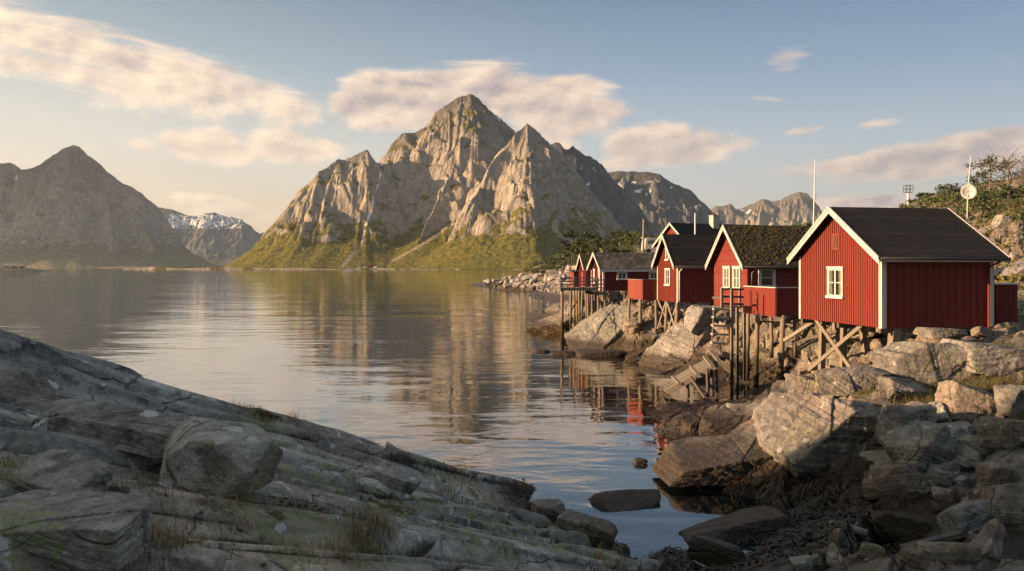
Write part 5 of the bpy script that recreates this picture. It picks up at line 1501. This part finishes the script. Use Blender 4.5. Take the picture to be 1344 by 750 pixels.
stone('rock_slab', 'pale flat slab under the right corner of the near cabin', 1242, 444, 80, 15, lz, 139, 0.6, 6, (0, 4), 5, 'rock_shore', cracks=1, kind='slab', d=27.6)
stone('boulder', 'angular boulder at the corner below the downpipe', 1291, 442, 32, 15, lz, 141, 0.8, 20, (0, 10), 5, 'boulder', cracks=0, d=28.6)
for i, (px, py, w, h, mt, lab) in enumerate([
    (1176, 656, 98, 52, 'boulder', 'dark square boulder below the sunlit block'),
    (1240, 642, 42, 32, 'boulder_grey', 'upright grey stone right of the dark square boulder'),
    (1186, 712, 98, 48, 'boulder', 'brown wedge-shaped boulder on the weedy shore'),
    (1276, 702, 78, 40, 'boulder_grey', 'pale grey boulder right of the brown wedge'),
    (1330, 690, 95, 62, 'boulder', 'big brown boulder cut by the right edge'),
    (1330, 592, 74, 48, 'boulder', 'pale brown boulder at the right edge below the dark lichened block'),
    (1336, 545, 52, 44, 'boulder_grey', 'rounded grey boulder at the right edge on the grass'),
    (1318, 640, 60, 34, 'boulder', 'reddish boulder above the big brown one at the right edge'),
    (1262, 588, 70, 36, 'boulder_grey', 'flat grey boulder beneath the dark lichened block'),
    (1290, 612, 66, 44, 'boulder', 'rusty boulder between the leaning block and the right edge'),
    (1244, 662, 40, 22, 'boulder', 'small brown stone at the foot of the upright grey stone'),
    (1212, 742, 62, 20, 'boulder_wet', 'low brown rock at the bottom edge on the weed'),
    (1250, 740, 100, 30, 'boulder', 'long dark rock at the bottom edge right of the driftwood'),
    (945, 745, 92, 38, 'boulder_wet', 'grey wedge rock at the bottom edge among the weed'),
    (1056, 752, 40, 22, 'boulder_grey', 'small square grey stone cut by the bottom edge'),
    (1147, 734, 34, 22, 'boulder', 'little brown stone beside the driftwood log'),
    (965, 712, 250, 26, 'boulder_wet', 'long flat weedy slab along the near side of the inlet'),
    (905, 614, 90, 24, 'boulder_wet', 'dark weedy toe of rock reaching into the inlet'),
    (1206, 552, 40, 20, 'boulder_grey', 'small grey block wedged under the grassy ledge'),
    (1306, 676, 40, 24, 'boulder_grey', 'small grey stone below the reddish boulder')]):
    stone('boulder' if w > 45 else 'stone', lab, px, py, w, h, lz, 150 + i, 0.8 if w < 90 else 0.35, (i * 37) % 60 - 30, ((i * 13) % 17 - 8, (i * 29) % 21 - 10), 5, mt, sink=0.15 if w < 200 else 0.4, cracks=i % 3, kind='slab' if w > 120 else 'block', cat='boulder' if w > 45 else 'stone')

# sloping sunlit slabs under the cabins
stone('rock_slab', 'long pale sunlit slab sloping to the water beneath the narrow tall cabin', 905, 497, 118, 84, lz, 171, 1.0, 0, (0, 0), 6, 'rock_shore', sink=0.25, cracks=4, planes=[((-0.62, -0.42, 0.66), 0.34), ((0.5, -0.85, 0.1), 0.62), ((0.1, 0.1, 1), 0.80), ((1, 0, 0.1), 0.8), ((0, 1, 0), 0.85), ((-0.3, 0.9, 0.3), 0.7), ((-1, 0, -0.2), 0.98)], d=50.5)
stone('rock_slab', 'pale sloping slab below the balcony posts', 808, 456, 120, 62, lz, 173, 1.0, 0, (0, 0), 6, 'rock_shore', sink=0.25, cracks=3, planes=[((-0.60, -0.40, 0.70), 0.30), ((0.5, -0.85, 0.1), 0.62), ((0.1, 0.1, 1), 0.80), ((1, 0, 0.1), 0.8), ((0, 1, 0), 0.85), ((-0.3, 0.9, 0.3), 0.7), ((-1, 0, -0.2), 0.98)], d=62.0)
stone('bedrock_block', 'pale angular block beside the stairs under the mossy cabin', 920, 430, 46, 34, lz, 175, 0.9, 30, (0, 14), 5, 'riprap', cracks=2, d=51.5)
stone('rock_slab', 'dark sloping slab beneath the boardwalk piles', 745, 436, 90, 26, lz, 177, 1.2, 30, (-4, -16), 5, 'boulder', cracks=2, kind='slab', d=78.0)

# jumbled boulders under the cabins; small stones on the right shore; the breakwater
def scatter(names, label, group, n, seed, region, smin, smax, fz, mat, level, bases=9, kind='mix', cat='boulder', deeper=0.8):
    rng = np.random.default_rng(seed)
    mt = [rock_mesh(names, seed * 31 + k, level, (1.0, 1.0 * rng.uniform(0.7, 1.0), rng.uniform(0.55, 0.9)), M[mat], kind='block' if k % 3 else 'round', cracks=k % 2) for k in range(bases)]
    made = 0; tries = 0
    while made < n and tries < n * 6:
        tries += 1
        u, v = rng.random(), rng.random()
        (ax, ay), (bx, by), (cx_, cy_), (dx_, dy_) = region
        px = (1 - v) * ((1 - u) * ax + u * bx) + v * ((1 - u) * dx_ + u * cx_)
        py = (1 - v) * ((1 - u) * ay + u * by) + v * ((1 - u) * dy_ + u * cy_)
        d = hit(px, py, fz, 12.5 if fz is land_z else 2.8)
        if d is None: continue
        p = P(px, py, d)
        if p.z < -0.15: continue
        s = smin + (smax - smin) * rng.random() ** 2.2
        o = link(names, mt[made % bases])
        o.location = (p.x, p.y + s * 0.3, p.z + s * 0.16)
        o.rotation_euler = (rng.uniform(-0.5, 0.5), rng.uniform(-0.5, 0.5), rng.uniform(0, 6.28))
        o.scale = (s * rng.uniform(0.8, 1.3), s * rng.uniform(0.8, 1.1), s * rng.uniform(0.7, 1.0))
        tag(o, label, cat, group)
        made += 1


scatter('boulder', 'brown boulder in the jumble under the near and mossy-roofed cabins', 'boulders under the near cabins', 95, 5, [(955, 425), (1290, 436), (1110, 492), (955, 505)], 0.3, 1.15, lz, 'boulder', 4)
scatter('boulder', 'boulder in the rubble under the slate-roofed and narrow cabins', 'boulders under the far cabins', 70, 6, [(760, 392), (950, 402), (880, 440), (735, 440)], 0.5, 1.9, lz, 'boulder', 3)
scatter('stone', 'loose stone among the boulders of the right shore', 'stones on the right shore', 85, 7, [(1120, 600), (1344, 560), (1344, 748), (1060, 748)], 0.12, 0.55, lz, 'boulder', 4, cat='stone')
scatter('stone', 'small stone lying on the foreground soil', 'small stones on the foreground', 34, 8, [(0, 640), (330, 645), (430, 748), (0, 748)], 0.03, 0.11, fz, 'boulder_grey', 3, cat='stone')
scatter('boulder', 'pale armour stone of the breakwater at the far point', 'breakwater stones at the far point', 150, 9, [(628, 371), (762, 350), (768, 388), (640, 379)], 0.9, 2.9, lz, 'riprap', 3)
scatter('boulder', 'boulder scattered on the grassy hillside', 'boulders on the hillside', 22, 10, [(1185, 280), (1344, 290), (1344, 350), (1310, 345)], 0.5, 1.8, lz, 'rock_shore', 4)

scatter('bedrock_block', 'angular broken block between the large sunlit block and the grassy ledge', 'broken blocks beside the sunlit block', 38, 11, [(1130, 540), (1290, 535), (1300, 650), (1130, 650)], 0.35, 1.15, lz, 'rock_shore', 4, cat='rock')
lg = empty('driftwood_log', P(1115, 702, 17.9), math.radians(-38)); tag(lg, 'weathered driftwood log lying on the weedy shore', 'log')
lm = MB(); lm.tube([(-0.42, 0, 0.14), (-0.2, 0.01, 0.15), (0.1, -0.01, 0.13), (0.38, 0.01, 0.10)], [0.095, 0.105, 0.10, 0.085], 12)
lm.build('trunk', M['wood'], lg, smooth=True)
MB().tube([(0.10, 0.02, 0.18), (0.16, 0.06, 0.30)], [0.04, 0.028], 8).build('branch_stub', M['wood'], lg, smooth=True)
pl = empty('driftwood_plank', P(1225, 722, 16.4), math.radians(14)); tag(pl, 'split plank wedged between the dark shore rocks at the bottom right', 'plank')
MB().bar((-0.75, 0, 0.12), (0.75, 0.1, 0.26), 0.16, 0.05).build('board', M['dark_wood'], pl)
# ------------------------------------------------------------------ grass, weed, shrubs and trees
def blades(name, spots, mat, kind='stuff', seed=1, curve=0.8):
    """spots: (x, y, z, spread, count, height, width)"""
    rng = np.random.default_rng(seed)
    V, F_ = [], []
    for (x, y, z, sp, n, h, w, fzz) in spots:
        bx = x + rng.normal(0, sp, n); by = y + rng.normal(0, sp, n)
        bz = fzz(bx, by) if fzz is not None else np.full(n, z)
        a = rng.uniform(0, 2 * math.pi, n); hh = h * rng.uniform(0.4, 1.15, n); lean = rng.uniform(0.2, 1.3, n) * curve
        for i in range(n):
            ca, sa = math.cos(a[i]), math.sin(a[i])
            b = len(V); k = w * rng.uniform(0.6, 1.3)
            for t, wd in ((0, 1.0), (0.4, 0.8), (0.75, 0.5)):
                ox = lean[i] * hh[i] * t * t
                px_, py_, pz_ = bx[i] + ca * ox, by[i] + sa * ox, bz[i] + hh[i] * t * (1 - 0.25 * lean[i] * t) - 0.01
                V.append((px_ - sa * k * wd / 2, py_ + ca * k * wd / 2, pz_)); V.append((px_ + sa * k * wd / 2, py_ - ca * k * wd / 2, pz_))
            ox = lean[i] * hh[i]
            V.append((bx[i] + ca * ox, by[i] + sa * ox, bz[i] + hh[i] * (1 - 0.3 * lean[i])))
            F_ += [(b, b + 1, b + 3), (b, b + 3, b + 2), (b + 2, b + 3, b + 5), (b + 2, b + 5, b + 4), (b + 4, b + 5, b + 6)]
    return tag(mesh_np(name, V, F_, mat), kind=kind)


def sp(px, py, fzz, spread, n, h, w, d0=2.8):
    d = hit(px, py, fzz, d0)
    while d is None:
        py += 4; d = hit(px, py, fzz, d0)
    p = P(px, py, d)
    return (p.x, p.y, p.z, spread, n, h, w, fzz)


G1 = [sp(474, 716, fz, 0.11, 230, 0.27, 0.006), sp(500, 692, fz, 0.11, 220, 0.24, 0.006), sp(450, 728, fz, 0.10, 150, 0.20, 0.006), sp(520, 672, fz, 0.08, 90, 0.18, 0.006), sp(18, 632, fz, 0.12, 150, 0.2, 0.005), sp(215, 720, fz, 0.16, 200, 0.22, 0.005), sp(160, 735, fz, 0.14, 200, 0.25, 0.005, 3.2),
      sp(250, 735, fz, 0.15, 150, 0.2, 0.005, 3.2), sp(205, 655, fz, 0.18, 140, 0.2, 0.005), sp(118, 640, fz, 0.12, 100, 0.2, 0.005), sp(585, 650, fz, 0.22, 180, 0.26, 0.007), sp(470, 640, fz, 0.10, 90, 0.22, 0.006), sp(330, 545, fz, 0.14, 120, 0.18, 0.006),
      sp(345, 548, fz, 0.12, 100, 0.16, 0.006), sp(390, 553, fz, 0.16, 80, 0.2, 0.006), sp(505, 580, fz, 0.25, 110, 0.2, 0.007), sp(530, 600, fz, 0.2, 80, 0.2, 0.007), sp(330, 700, fz, 0.2, 130, 0.16, 0.005), sp(400, 735, fz, 0.2, 150, 0.16, 0.005), sp(800, 742, fz, 0.35, 120, 0.35, 0.009),
      sp(60, 745, fz, 0.2, 140, 0.22, 0.004, 3.2), sp(600, 742, fz, 0.15, 70, 0.16, 0.005), sp(300, 690, fz, 0.18, 130, 0.15, 0.005)]
blades('grass', G1, M['tuft_grass'], seed=3)
G2 = [sp(486, 705, fz, 0.15, 260, 0.22, 0.006), sp(340, 550, fz, 0.13, 130, 0.14, 0.006), sp(230, 728, fz, 0.2, 200, 0.14, 0.005), sp(590, 655, fz, 0.15, 90, 0.16, 0.006), sp(150, 742, fz, 0.2, 150, 0.14, 0.005, 3.2)]
for i in range(26):
    G2.append(sp(1165 + i * 6.9, 512 + (i * 7) % 22 - 4, lz, 0.45, 95, 0.34, 0.014, 12.5))
blades('grass', G2, M['green_grass'], seed=4)
G3 = [sp(1160 + i * 9, 508 + (i * 11) % 26, lz, 0.4, 60, 0.42, 0.012, 12.5) for i in range(21)]
rng = np.random.default_rng(77)
for i in range(34):
    px, py = rng.uniform(1180, 1344), rng.uniform(262, 345)
    d = hit(px, py, lz, 12.5)
    if d and d > 38: G3.append((P(px, py, d).x, d, 0, 1.1, 60, 0.5, 0.05, lz))
blades('grass', G3, M['dry_grass'], seed=5)
# moss cushions in the cracks of the foreground
def cushions(name, spots, mat, seed):
    r = np.random.default_rng(seed); V, F_ = [], []
    d, f = ico(2)
    for (px, py, n, spread, s) in spots:
        dd = hit(px, py, fz); p = P(px, py, dd)
        for _ in range(n):
            t = r.normal(0, spread)
            x, y = p.x + SX * t + r.normal(0, spread * 0.18), p.y + SY * t + r.normal(0, spread * 0.18)
            z = float(fz(np.array([x]), np.array([y]))[0])
            k = s * r.uniform(0.5, 1.4)
            b = len(V)
            q = d * (1 + 0.5 * perlin(d[:, 0] * 3 + r.uniform(0, 50), d[:, 1] * 3, d[:, 2] * 3))[:, None]
            V += (q * [k * 2.2, k * 2.2, k * 0.5] + [x, y, z - k * 0.15]).tolist()
            F_ += (f + b).tolist()
    return tag(mesh_np(name, V, F_, mat, smooth=True), kind='stuff')
cushions('moss', [(388, 668, 420, 0.24, 0.010), (520, 668, 200, 0.22, 0.010), (350, 548, 160, 0.14, 0.014)], M['moss'], 6)

# brown wrack along the tide line
def wrack(name, boxes, seed, fzz, zmax=0.75):
    r = np.random.default_rng(seed); V, F_ = [], []
    for (x0, x1, y0, y1, n, ln) in boxes:
        x = r.uniform(x0, x1, n); y = r.uniform(y0, y1, n); z = fzz(x, y)
        e = 0.15
        gx = (fzz(x + e, y) - z) / e; gy = (fzz(x, y + e) - z) / e
        for i in range(n):
            if z[i] < -0.35 or z[i] > zmax + r.normal(0, 0.15): continue
            g_ = np.array([-gx[i], -gy[i]]); gn = np.linalg.norm(g_) + 1e-6
            a = math.atan2(g_[1], g_[0]) + r.normal(0, 0.8 if gn > 0.2 else 2.0)
            L = ln * r.uniform(0.5, 1.4); w = r.uniform(0.012, 0.03)
            ca, sa = math.cos(a), math.sin(a)
            b = len(V); slope = -(gx[i] * ca + gy[i] * sa)
            for t in (0, 0.33, 0.66, 1.0):
                jx, jy = r.normal(0, 0.02, 2)
                xx, yy = x[i] + ca * L * t + jx, y[i] + sa * L * t + jy
                zz = z[i] - slope * L * t * 0.9 + 0.05 * math.sin(math.pi * min(1, t * 1.2)) + r.uniform(0.01, 0.05)
                V.append((xx - sa * w, yy + ca * w, zz)); V.append((xx + sa * w, yy - ca * w, zz + r.normal(0, 0.01)))
            for q in (0, 2, 4): F_.append((b + q, b + q + 1, b + q + 3, b + q + 2))
    return tag(mesh_np(name, V, F_, M['wrack']), kind='stuff')
wrack('seaweed', [(3.0, 9.0, 14.5, 21.5, 9000, 0.30), (3.5, 10.5, 21.5, 30, 7000, 0.34), (6.0, 11.5, 30, 42, 3000, 0.4)], 12, lz)
wrack('seaweed', [(-0.5, 4.0, 16, 24, 3000, 0.25)], 13, fz, 0.35)

# dead twigs beside the big boulder
tw_ = empty('dead_shrub', P(192, 642, hit(192, 642, fz))); tag(tw_, 'dry grey dead twigs with bare roots left of the big boulder', 'dead shrub')
rr = random.Random(5); mbt = MB()
for i in range(11):
    a = rr.uniform(0, 6.28); L = rr.uniform(0.08, 0.20)
    p1 = Vector((math.cos(a) * L * 0.5, math.sin(a) * L * 0.5, 0.02 + rr.uniform(0, 0.05))); p2 = Vector((math.cos(a + 0.4) * L, math.sin(a + 0.4) * L, -0.01))
    mbt.tube([(0, 0, 0.03), p1, p2], [0.008, 0.006, 0.003], 5)
mbt.build('root', M['wood'], tw_, smooth=True)
mbt = MB()
for i in range(3): mbt.tube([(0, 0, 0.02), (-0.05 - 0.02 * i, 0.0, 0.09), (-0.09 - 0.04 * i, 0.02 * i, 0.20 + 0.03 * i)], [0.012, 0.010, 0.004], 6)
mbt.build('stem', M['wood'], tw_, smooth=True)


def tree(name, label, px, py, d, h, w, mat='leaf', trunk=0.3, leaves=900, lsize=0.16, seed=1, cat='tree', group=None, shape='round', lean=0.0, bare=False):
    """tapered trunk, forking limbs, and a crown of leaf clumps gathered at the limb ends"""
    root = empty(name, P(px, py, d)); tag(root, label, cat, group)
    r = random.Random(seed); tb = MB(); ends = []
    top = Vector((lean * h, 0, h * 0.9))
    tp = [Vector((0, 0, -0.15)), Vector((lean * h * 0.2 + r.uniform(-.03, .03) * h, 0, h * 0.3)), Vector((lean * h * 0.6, r.uniform(-.03, .03) * h, h * 0.62)), top]
    r0 = 0.022 * h + 0.02
    tb.tube(tp, [r0, r0 * 0.8, r0 * 0.5, r0 * 0.18], 7)
    nl = 16 if not bare else 24
    for i in range(nl):
        t = trunk + (1 - trunk) * (i + 0.5) / nl
        k = min(2, int(t * 3)); base = tp[k].lerp(tp[k + 1], t * 3 - k)
        a = i * 2.4 + r.uniform(-.5, .5)
        if shape == 'cone': ext = w * 0.55 * (1.08 - t) * 1.5; up = -0.02
        elif shape == 'flat': ext = w * 0.5 * r.uniform(0.6, 1.1) * (0.55 + 0.45 * math.sin(math.pi * t)); up = 0.16
        else: ext = w * 0.5 * r.uniform(0.6, 1.1) * math.sqrt(max(0.15, 1 - (2 * t - 1.05) ** 2)); up = 0.35
        e = base + Vector((math.cos(a) * ext, math.sin(a) * ext, ext * up + r.uniform(-.05, .1) * h))
        mid = base.lerp(e, 0.5) + Vector((0, 0, -0.03 * h if shape == 'cone' else 0.03 * h))
        tb.tube([base, mid, e], [r0 * 0.32, r0 * 0.2, r0 * 0.08], 5, cap=False)
        ends += [e, mid.lerp(e, 0.4), e + Vector((r.uniform(-.1, .1), r.uniform(-.1, .1), r.uniform(-.05, .15))) * w * 0.5]
        if bare:
            for _ in range(5):
                e2 = e + Vector((r.uniform(-1, 1), r.uniform(-1, 1), r.uniform(-.1, 1))) * w * 0.22
                tb.tube([mid.lerp(e, r.random()), e2], [r0 * 0.12, r0 * 0.05], 4, cap=False)
                ends.append(e2)
    tb.build('trunk', M['bark'], root, smooth=True)
    ends.append(top)
    rg = np.random.default_rng(seed); V, F_ = [], []
    for i in range(leaves):
        e = ends[rg.integers(len(ends))]
        c = np.array(e) + rg.normal(0, 1, 3) * np.array([0.09, 0.09, 0.065]) * (w * 0.6 + 0.2)
        n = rg.normal(0, 1, 3); n /= np.linalg.norm(n)
        u = np.cross(n, rg.normal(0, 1, 3)); u /= np.linalg.norm(u) + 1e-9; v = np.cross(n, u)
        s = lsize * rg.uniform(0.5, 1.3)
        b = len(V)
        V += [tuple(c - u * s), tuple(c + v * s * 0.5), tuple(c + u * s), tuple(c - v * s * 0.5)]
        F_.append((b, b + 1, b + 2, b + 3))
    mesh_np('crown', V, F_, M[mat], root)
    return root


# on the hill behind the near cabin
tree('pine_tree', 'spreading dark pine on the crest of the right hill beside the dish mast', 1300, 262, 74, 3.9, 3.9, 'leaf_dark', 0.25, 1100, 0.12, 3, shape='flat')
tree('pine_tree', 'smaller dark pine just right of the dish mast', 1283, 264, 76, 2.6, 2.2, 'leaf_dark', 0.2, 500, 0.12, 4, shape='flat')
tree('birch_tree', 'nearly bare birch with pale trunk on the right hill slope', 1324, 285, 64, 5.0, 3.8, 'leaf_dry', 0.35, 220, 0.06, 5, bare=True)
tree('birch_tree', 'thin bare birch at the right edge of the hill crest', 1342, 262, 72, 3.6, 3.0, 'leaf_dry', 0.3, 150, 0.06, 6, bare=True)
for i, (px, py, d, h, w, mt, lab) in enumerate([
    (1212, 268, 97, 2.6, 2.6, 'leaf_dark', 'wind-bent bush on the hill crest right of the floodlight tower'),
    (1200, 272, 98, 1.7, 2.4, 'leaf_dark', 'low bush at the left end of the hill crest'),
    (1243, 258, 93, 2.2, 3.6, 'leaf_dark', 'flat-topped bush on the middle of the hill crest'),
    (1228, 274, 88, 1.8, 3.8, 'leaf', 'green bush below the crest behind the near roof'),
    (1255, 272, 84, 2.0, 4.0, 'leaf', 'broad green bush behind the near roof left of the dish'),
    (1283, 274, 74, 2.0, 3.8, 'leaf', 'broad green bush behind the satellite dish'),
    (1305, 272, 68, 2.1, 4.0, 'leaf_dark', 'dense dark bush below the hill pines'),
    (1335, 268, 64, 2.2, 4.0, 'leaf_dark', 'dense dark bush at the right edge under the bare birch'),
    (1062, 305, 108, 2.2, 3.2, 'leaf', 'bush behind the flagpole above the mossy roof'),
    (1048, 306, 112, 1.8, 3.0, 'leaf_dark', 'darker bush left of the flagpole above the mossy roof')]):
    tree('bush', lab, px, py + 3, d, h * 0.62, w * 0.75, mt, 0.1, 700, 0.13, 20 + i, 'bush')
# behind the far cabins
for i, (px, py, d, h, w, mt, shp, lab) in enumerate([
    (751, 345, 120, 4.6, 2.8, 'leaf_dark', 'round', 'dark slender tree at the left end of the cabin row'),
    (773, 342, 125, 4.4, 3.4, 'leaf_dark', 'round', 'leafy tree above the roof of the smallest cabin'),
    (762, 344, 118, 3.0, 2.6, 'leaf', 'round', 'small green tree between the two dark trees'),
    (815, 330, 140, 3.4, 5.0, 'leaf_dark', 'flat', 'wide dark bush above the slate roof'),
    (822, 322, 150, 2.4, 3.2, 'leaf_dark', 'flat', 'crooked little pine above the turf hut'),
    (834, 330, 135, 2.8, 4.4, 'leaf', 'round', 'olive green bush left of the utility pole'),
    (860, 327, 120, 1.9, 2.2, 'leaf', 'round', 'small bush behind the caravan'),
    (797, 333, 145, 2.0, 4.6, 'leaf_dark', 'round', 'low dark bush left of the turf hut')]):
    tree('tree' if h > 2.9 else 'bush', lab, px, py, d, h, w, mt, 0.15, 1300, 0.17, 40 + i, 'tree' if h > 2.9 else 'bush', shape=shp)

# scrub that covers the point beyond the breakwater, and the hillside, as one mass
def scrub(name, quads, n, seed, mat, hgt, lsize):
    r = np.random.default_rng(seed); V, F_ = [], []
    k = 0
    while k < n:
        (x0, x1, y0, y1) = quads[r.integers(len(quads))]
        px, py = r.uniform(x0, x1), r.uniform(y0, y1)
        d = hit(px, py, lz, 12.5, 320, 260)
        if d is None or d < 40: k += 1; continue
        p = P(px, py, d)
        if p.z < 1.2: k += 1; continue
        s0 = hgt * r.uniform(0.4, 1.3)
        for _ in range(26):
            c = np.array([p.x, p.y, p.z + s0 * 0.35]) + r.normal(0, 1, 3) * [s0 * 0.55, s0 * 0.55, s0 * 0.30]
            n_ = r.normal(0, 1, 3); n_ /= np.linalg.norm(n_)
            u = np.cross(n_, r.normal(0, 1, 3)); u /= np.linalg.norm(u) + 1e-9; v = np.cross(n_, u)
            s = lsize * r.uniform(0.5, 1.4); b = len(V)
            V += [tuple(c - u * s), tuple(c + v * s * 0.6), tuple(c + u * s), tuple(c - v * s * 0.6)]; F_.append((b, b + 1, b + 2, b + 3))
        k += 1
    return tag(mesh_np(name, V, F_, mat), kind='stuff')
scrub('scrub', [(690, 770, 334, 360), (740, 830, 325, 350)], 520, 31, M['leaf_dark'], 1.3, 0.24)
scrub('scrub', [(1185, 1344, 255, 292), (1040, 1180, 292, 318)], 520, 32, M['leaf_dark'], 0.55, 0.12)
scrub('scrub', [(1290, 1344, 345, 392), (1180, 1344, 270, 330)], 160, 33, M['leaf_dry'], 0.5, 0.10)

# the gravel track behind the near cabin
V, F_ = [], []
for i, (px, py, d) in enumerate([(1312, 352, 48), (1330, 351, 48), (1360, 349, 49), (1420, 346, 50)]):
    p = P(px, py, d); zz = float(land_z(np.array([p.x]), np.array([p.y]))[0]) + 0.22
    V += [(p.x, p.y - 1.1, zz), (p.x, p.y + 1.1, zz + 0.05), (p.x, p.y + 1.1, zz - 1.2), (p.x, p.y - 1.1, zz - 1.2)]
for i in range(3):
    b = i * 4
    F_ += [(b, b + 4, b + 5, b + 1), (b, b + 3, b + 7, b + 4), (b + 1, b + 5, b + 6, b + 2)]
tag(mesh_np('road', V, F_, M['gravel']), kind='structure')

# ------------------------------------------------------------------ small things far across the water
bt = empty('ferry_boat', P(457, 355.6, 1226), math.radians(4)); tag(bt, 'small white boat crossing the fjord in front of the great peak', 'boat')
MB().prism([(-7, -1.6, 0.2), (-7.4, -1.7, 1.8), (7.6, -1.7, 2.4), (6.2, -1.6, 0.0), (-7, -1.6, -0.6), ], (0, 3.3, 0)).build('hull', M['window_white'], bt)
MB().box(-4.5, 2.8, -1.2, 1.2, 1.9, 4.0).box(-1.5, 2.0, -1.1, 1.1, 4.002, 5.3).build('cabin', M['window_white'], bt)
MB().box(-4.2, 2.5, -1.25, -1.21, 2.7, 3.4).build('window', M['room_dark'], bt)
MB().tube([(-0.5, 0, 5.3), (-0.5, 0, 8.0)], 0.12, 6).build('mast', M['steel'], bt)
for i, (px, py, w, h, mt, lab) in enumerate([(484, 351.5, 14, 6.0, 'red', 'small red house on the shore below the great peak'), (476, 352.2, 9, 4.5, 'window_white', 'small white house left of the red one across the fjord'), (470, 352.6, 7, 3.5, 'window_white', 'tiny white boathouse by the water across the fjord'), (490, 352, 8, 4.0, 'window_white', 'small white house right of the red one across the fjord')]):
    o = empty('house', P(px, py, 1900), math.radians(8 - 5 * i)); tag(o, lab, 'house', 'houses across the fjord')
    MB().prism([(0, 0, -6), (0, 7, -6), (0, 7, h), (0, 3.5, h + 2.6), (0, 0, h)], (w, 0, 0)).build('wall', M[mt], o)
    MB().prism([(-0.4, -0.5, h - 0.2), (-0.4, 3.5, h + 2.75), (-0.4, 7.5, h - 0.2), (-0.4, 7.5, h + 0.25), (-0.4, 3.5, h + 3.2), (-0.4, -0.5, h + 0.25)], (w + 0.8, 0, 0)).build('roof', M['red_fade'] if mt == 'red' else M['slate'], o)
# the low islet at the far left
xs = np.linspace(-760, -500, 120); ys = np.linspace(1010, 1120, 50)
X, Y = np.meshgrid(xs, ys)
Z = 5.0 * (1 - ((X + 672) / 62.0) ** 2 - ((Y - 1062) / 34.0) ** 2)
Z = np.maximum(Z, -3) + fbm(X / 12, Y / 12, octv=4, seed=3) * 1.4
tag(mesh_np('islet', np.stack([X, Y, Z], -1).reshape(-1, 3), grid_faces(*X.shape), M['land']), kind='structure')
for i, (px, w, h, mt) in enumerate([(3, 6, 1.6, 'concrete'), (14, 6, 1.4, 'red_deep'), (25, 5, 1.3, 'concrete')]):
    o = empty('house', P(px, 352.9, 1055), math.radians(4 + 6 * i)); tag(o, ['grey house on the low islet at the far left', 'dark red house in the middle of the low islet', 'small grey shed at the outer end of the low islet'][i], 'house', 'houses on the islet')
    MB().prism([(0, 0, -2.5), (0, 5, -2.5), (0, 5, h), (0, 2.5, h + 1.7), (0, 0, h)], (w, 0, 0)).build('wall', M[mt], o)
    MB().prism([(-0.3, -0.4, h - 0.15), (-0.3, 2.5, h + 1.8), (-0.3, 5.4, h - 0.15), (-0.3, 5.4, h + 0.2), (-0.3, 2.5, h + 2.2), (-0.3, -0.4, h + 0.2)], (w + 0.6, 0, 0)).build('roof', M['slate'], o)
# a gull against the dark far mountain
gu = MB(); gu.tube([(-0.28, 0, 0), (-0.1, 0, 0.02), (0.12, 0, 0.03), (0.26, 0, 0.02)], [0.02, 0.07, 0.075, 0.02], 8)
for s in (-1, 1):
    gu.add([(0.10, 0, 0.05), (-0.06, 0, 0.05), (-0.02, s * 0.32, 0.20), (0.12, s * 0.32, 0.20), (-0.14, s * 0.72, 0.10), (-0.05, s * 0.70, 0.10), (0.10, 0, 0.035), (-0.06, 0, 0.035), (-0.02, s * 0.32, 0.185), (0.12, s * 0.32, 0.185)],
           [(0, 1, 2, 3), (3, 2, 4, 5), (6, 9, 8, 7), (0, 3, 9, 6), (1, 7, 8, 2)])
go_ = gu.build('gull', M['window_white'], None, smooth=False); go_.location = P(869, 265, 260); go_.rotation_euler = (0.3, 0.1, 1.9)
tag(go_, 'white gull flying in front of the dark right mountain', 'bird')
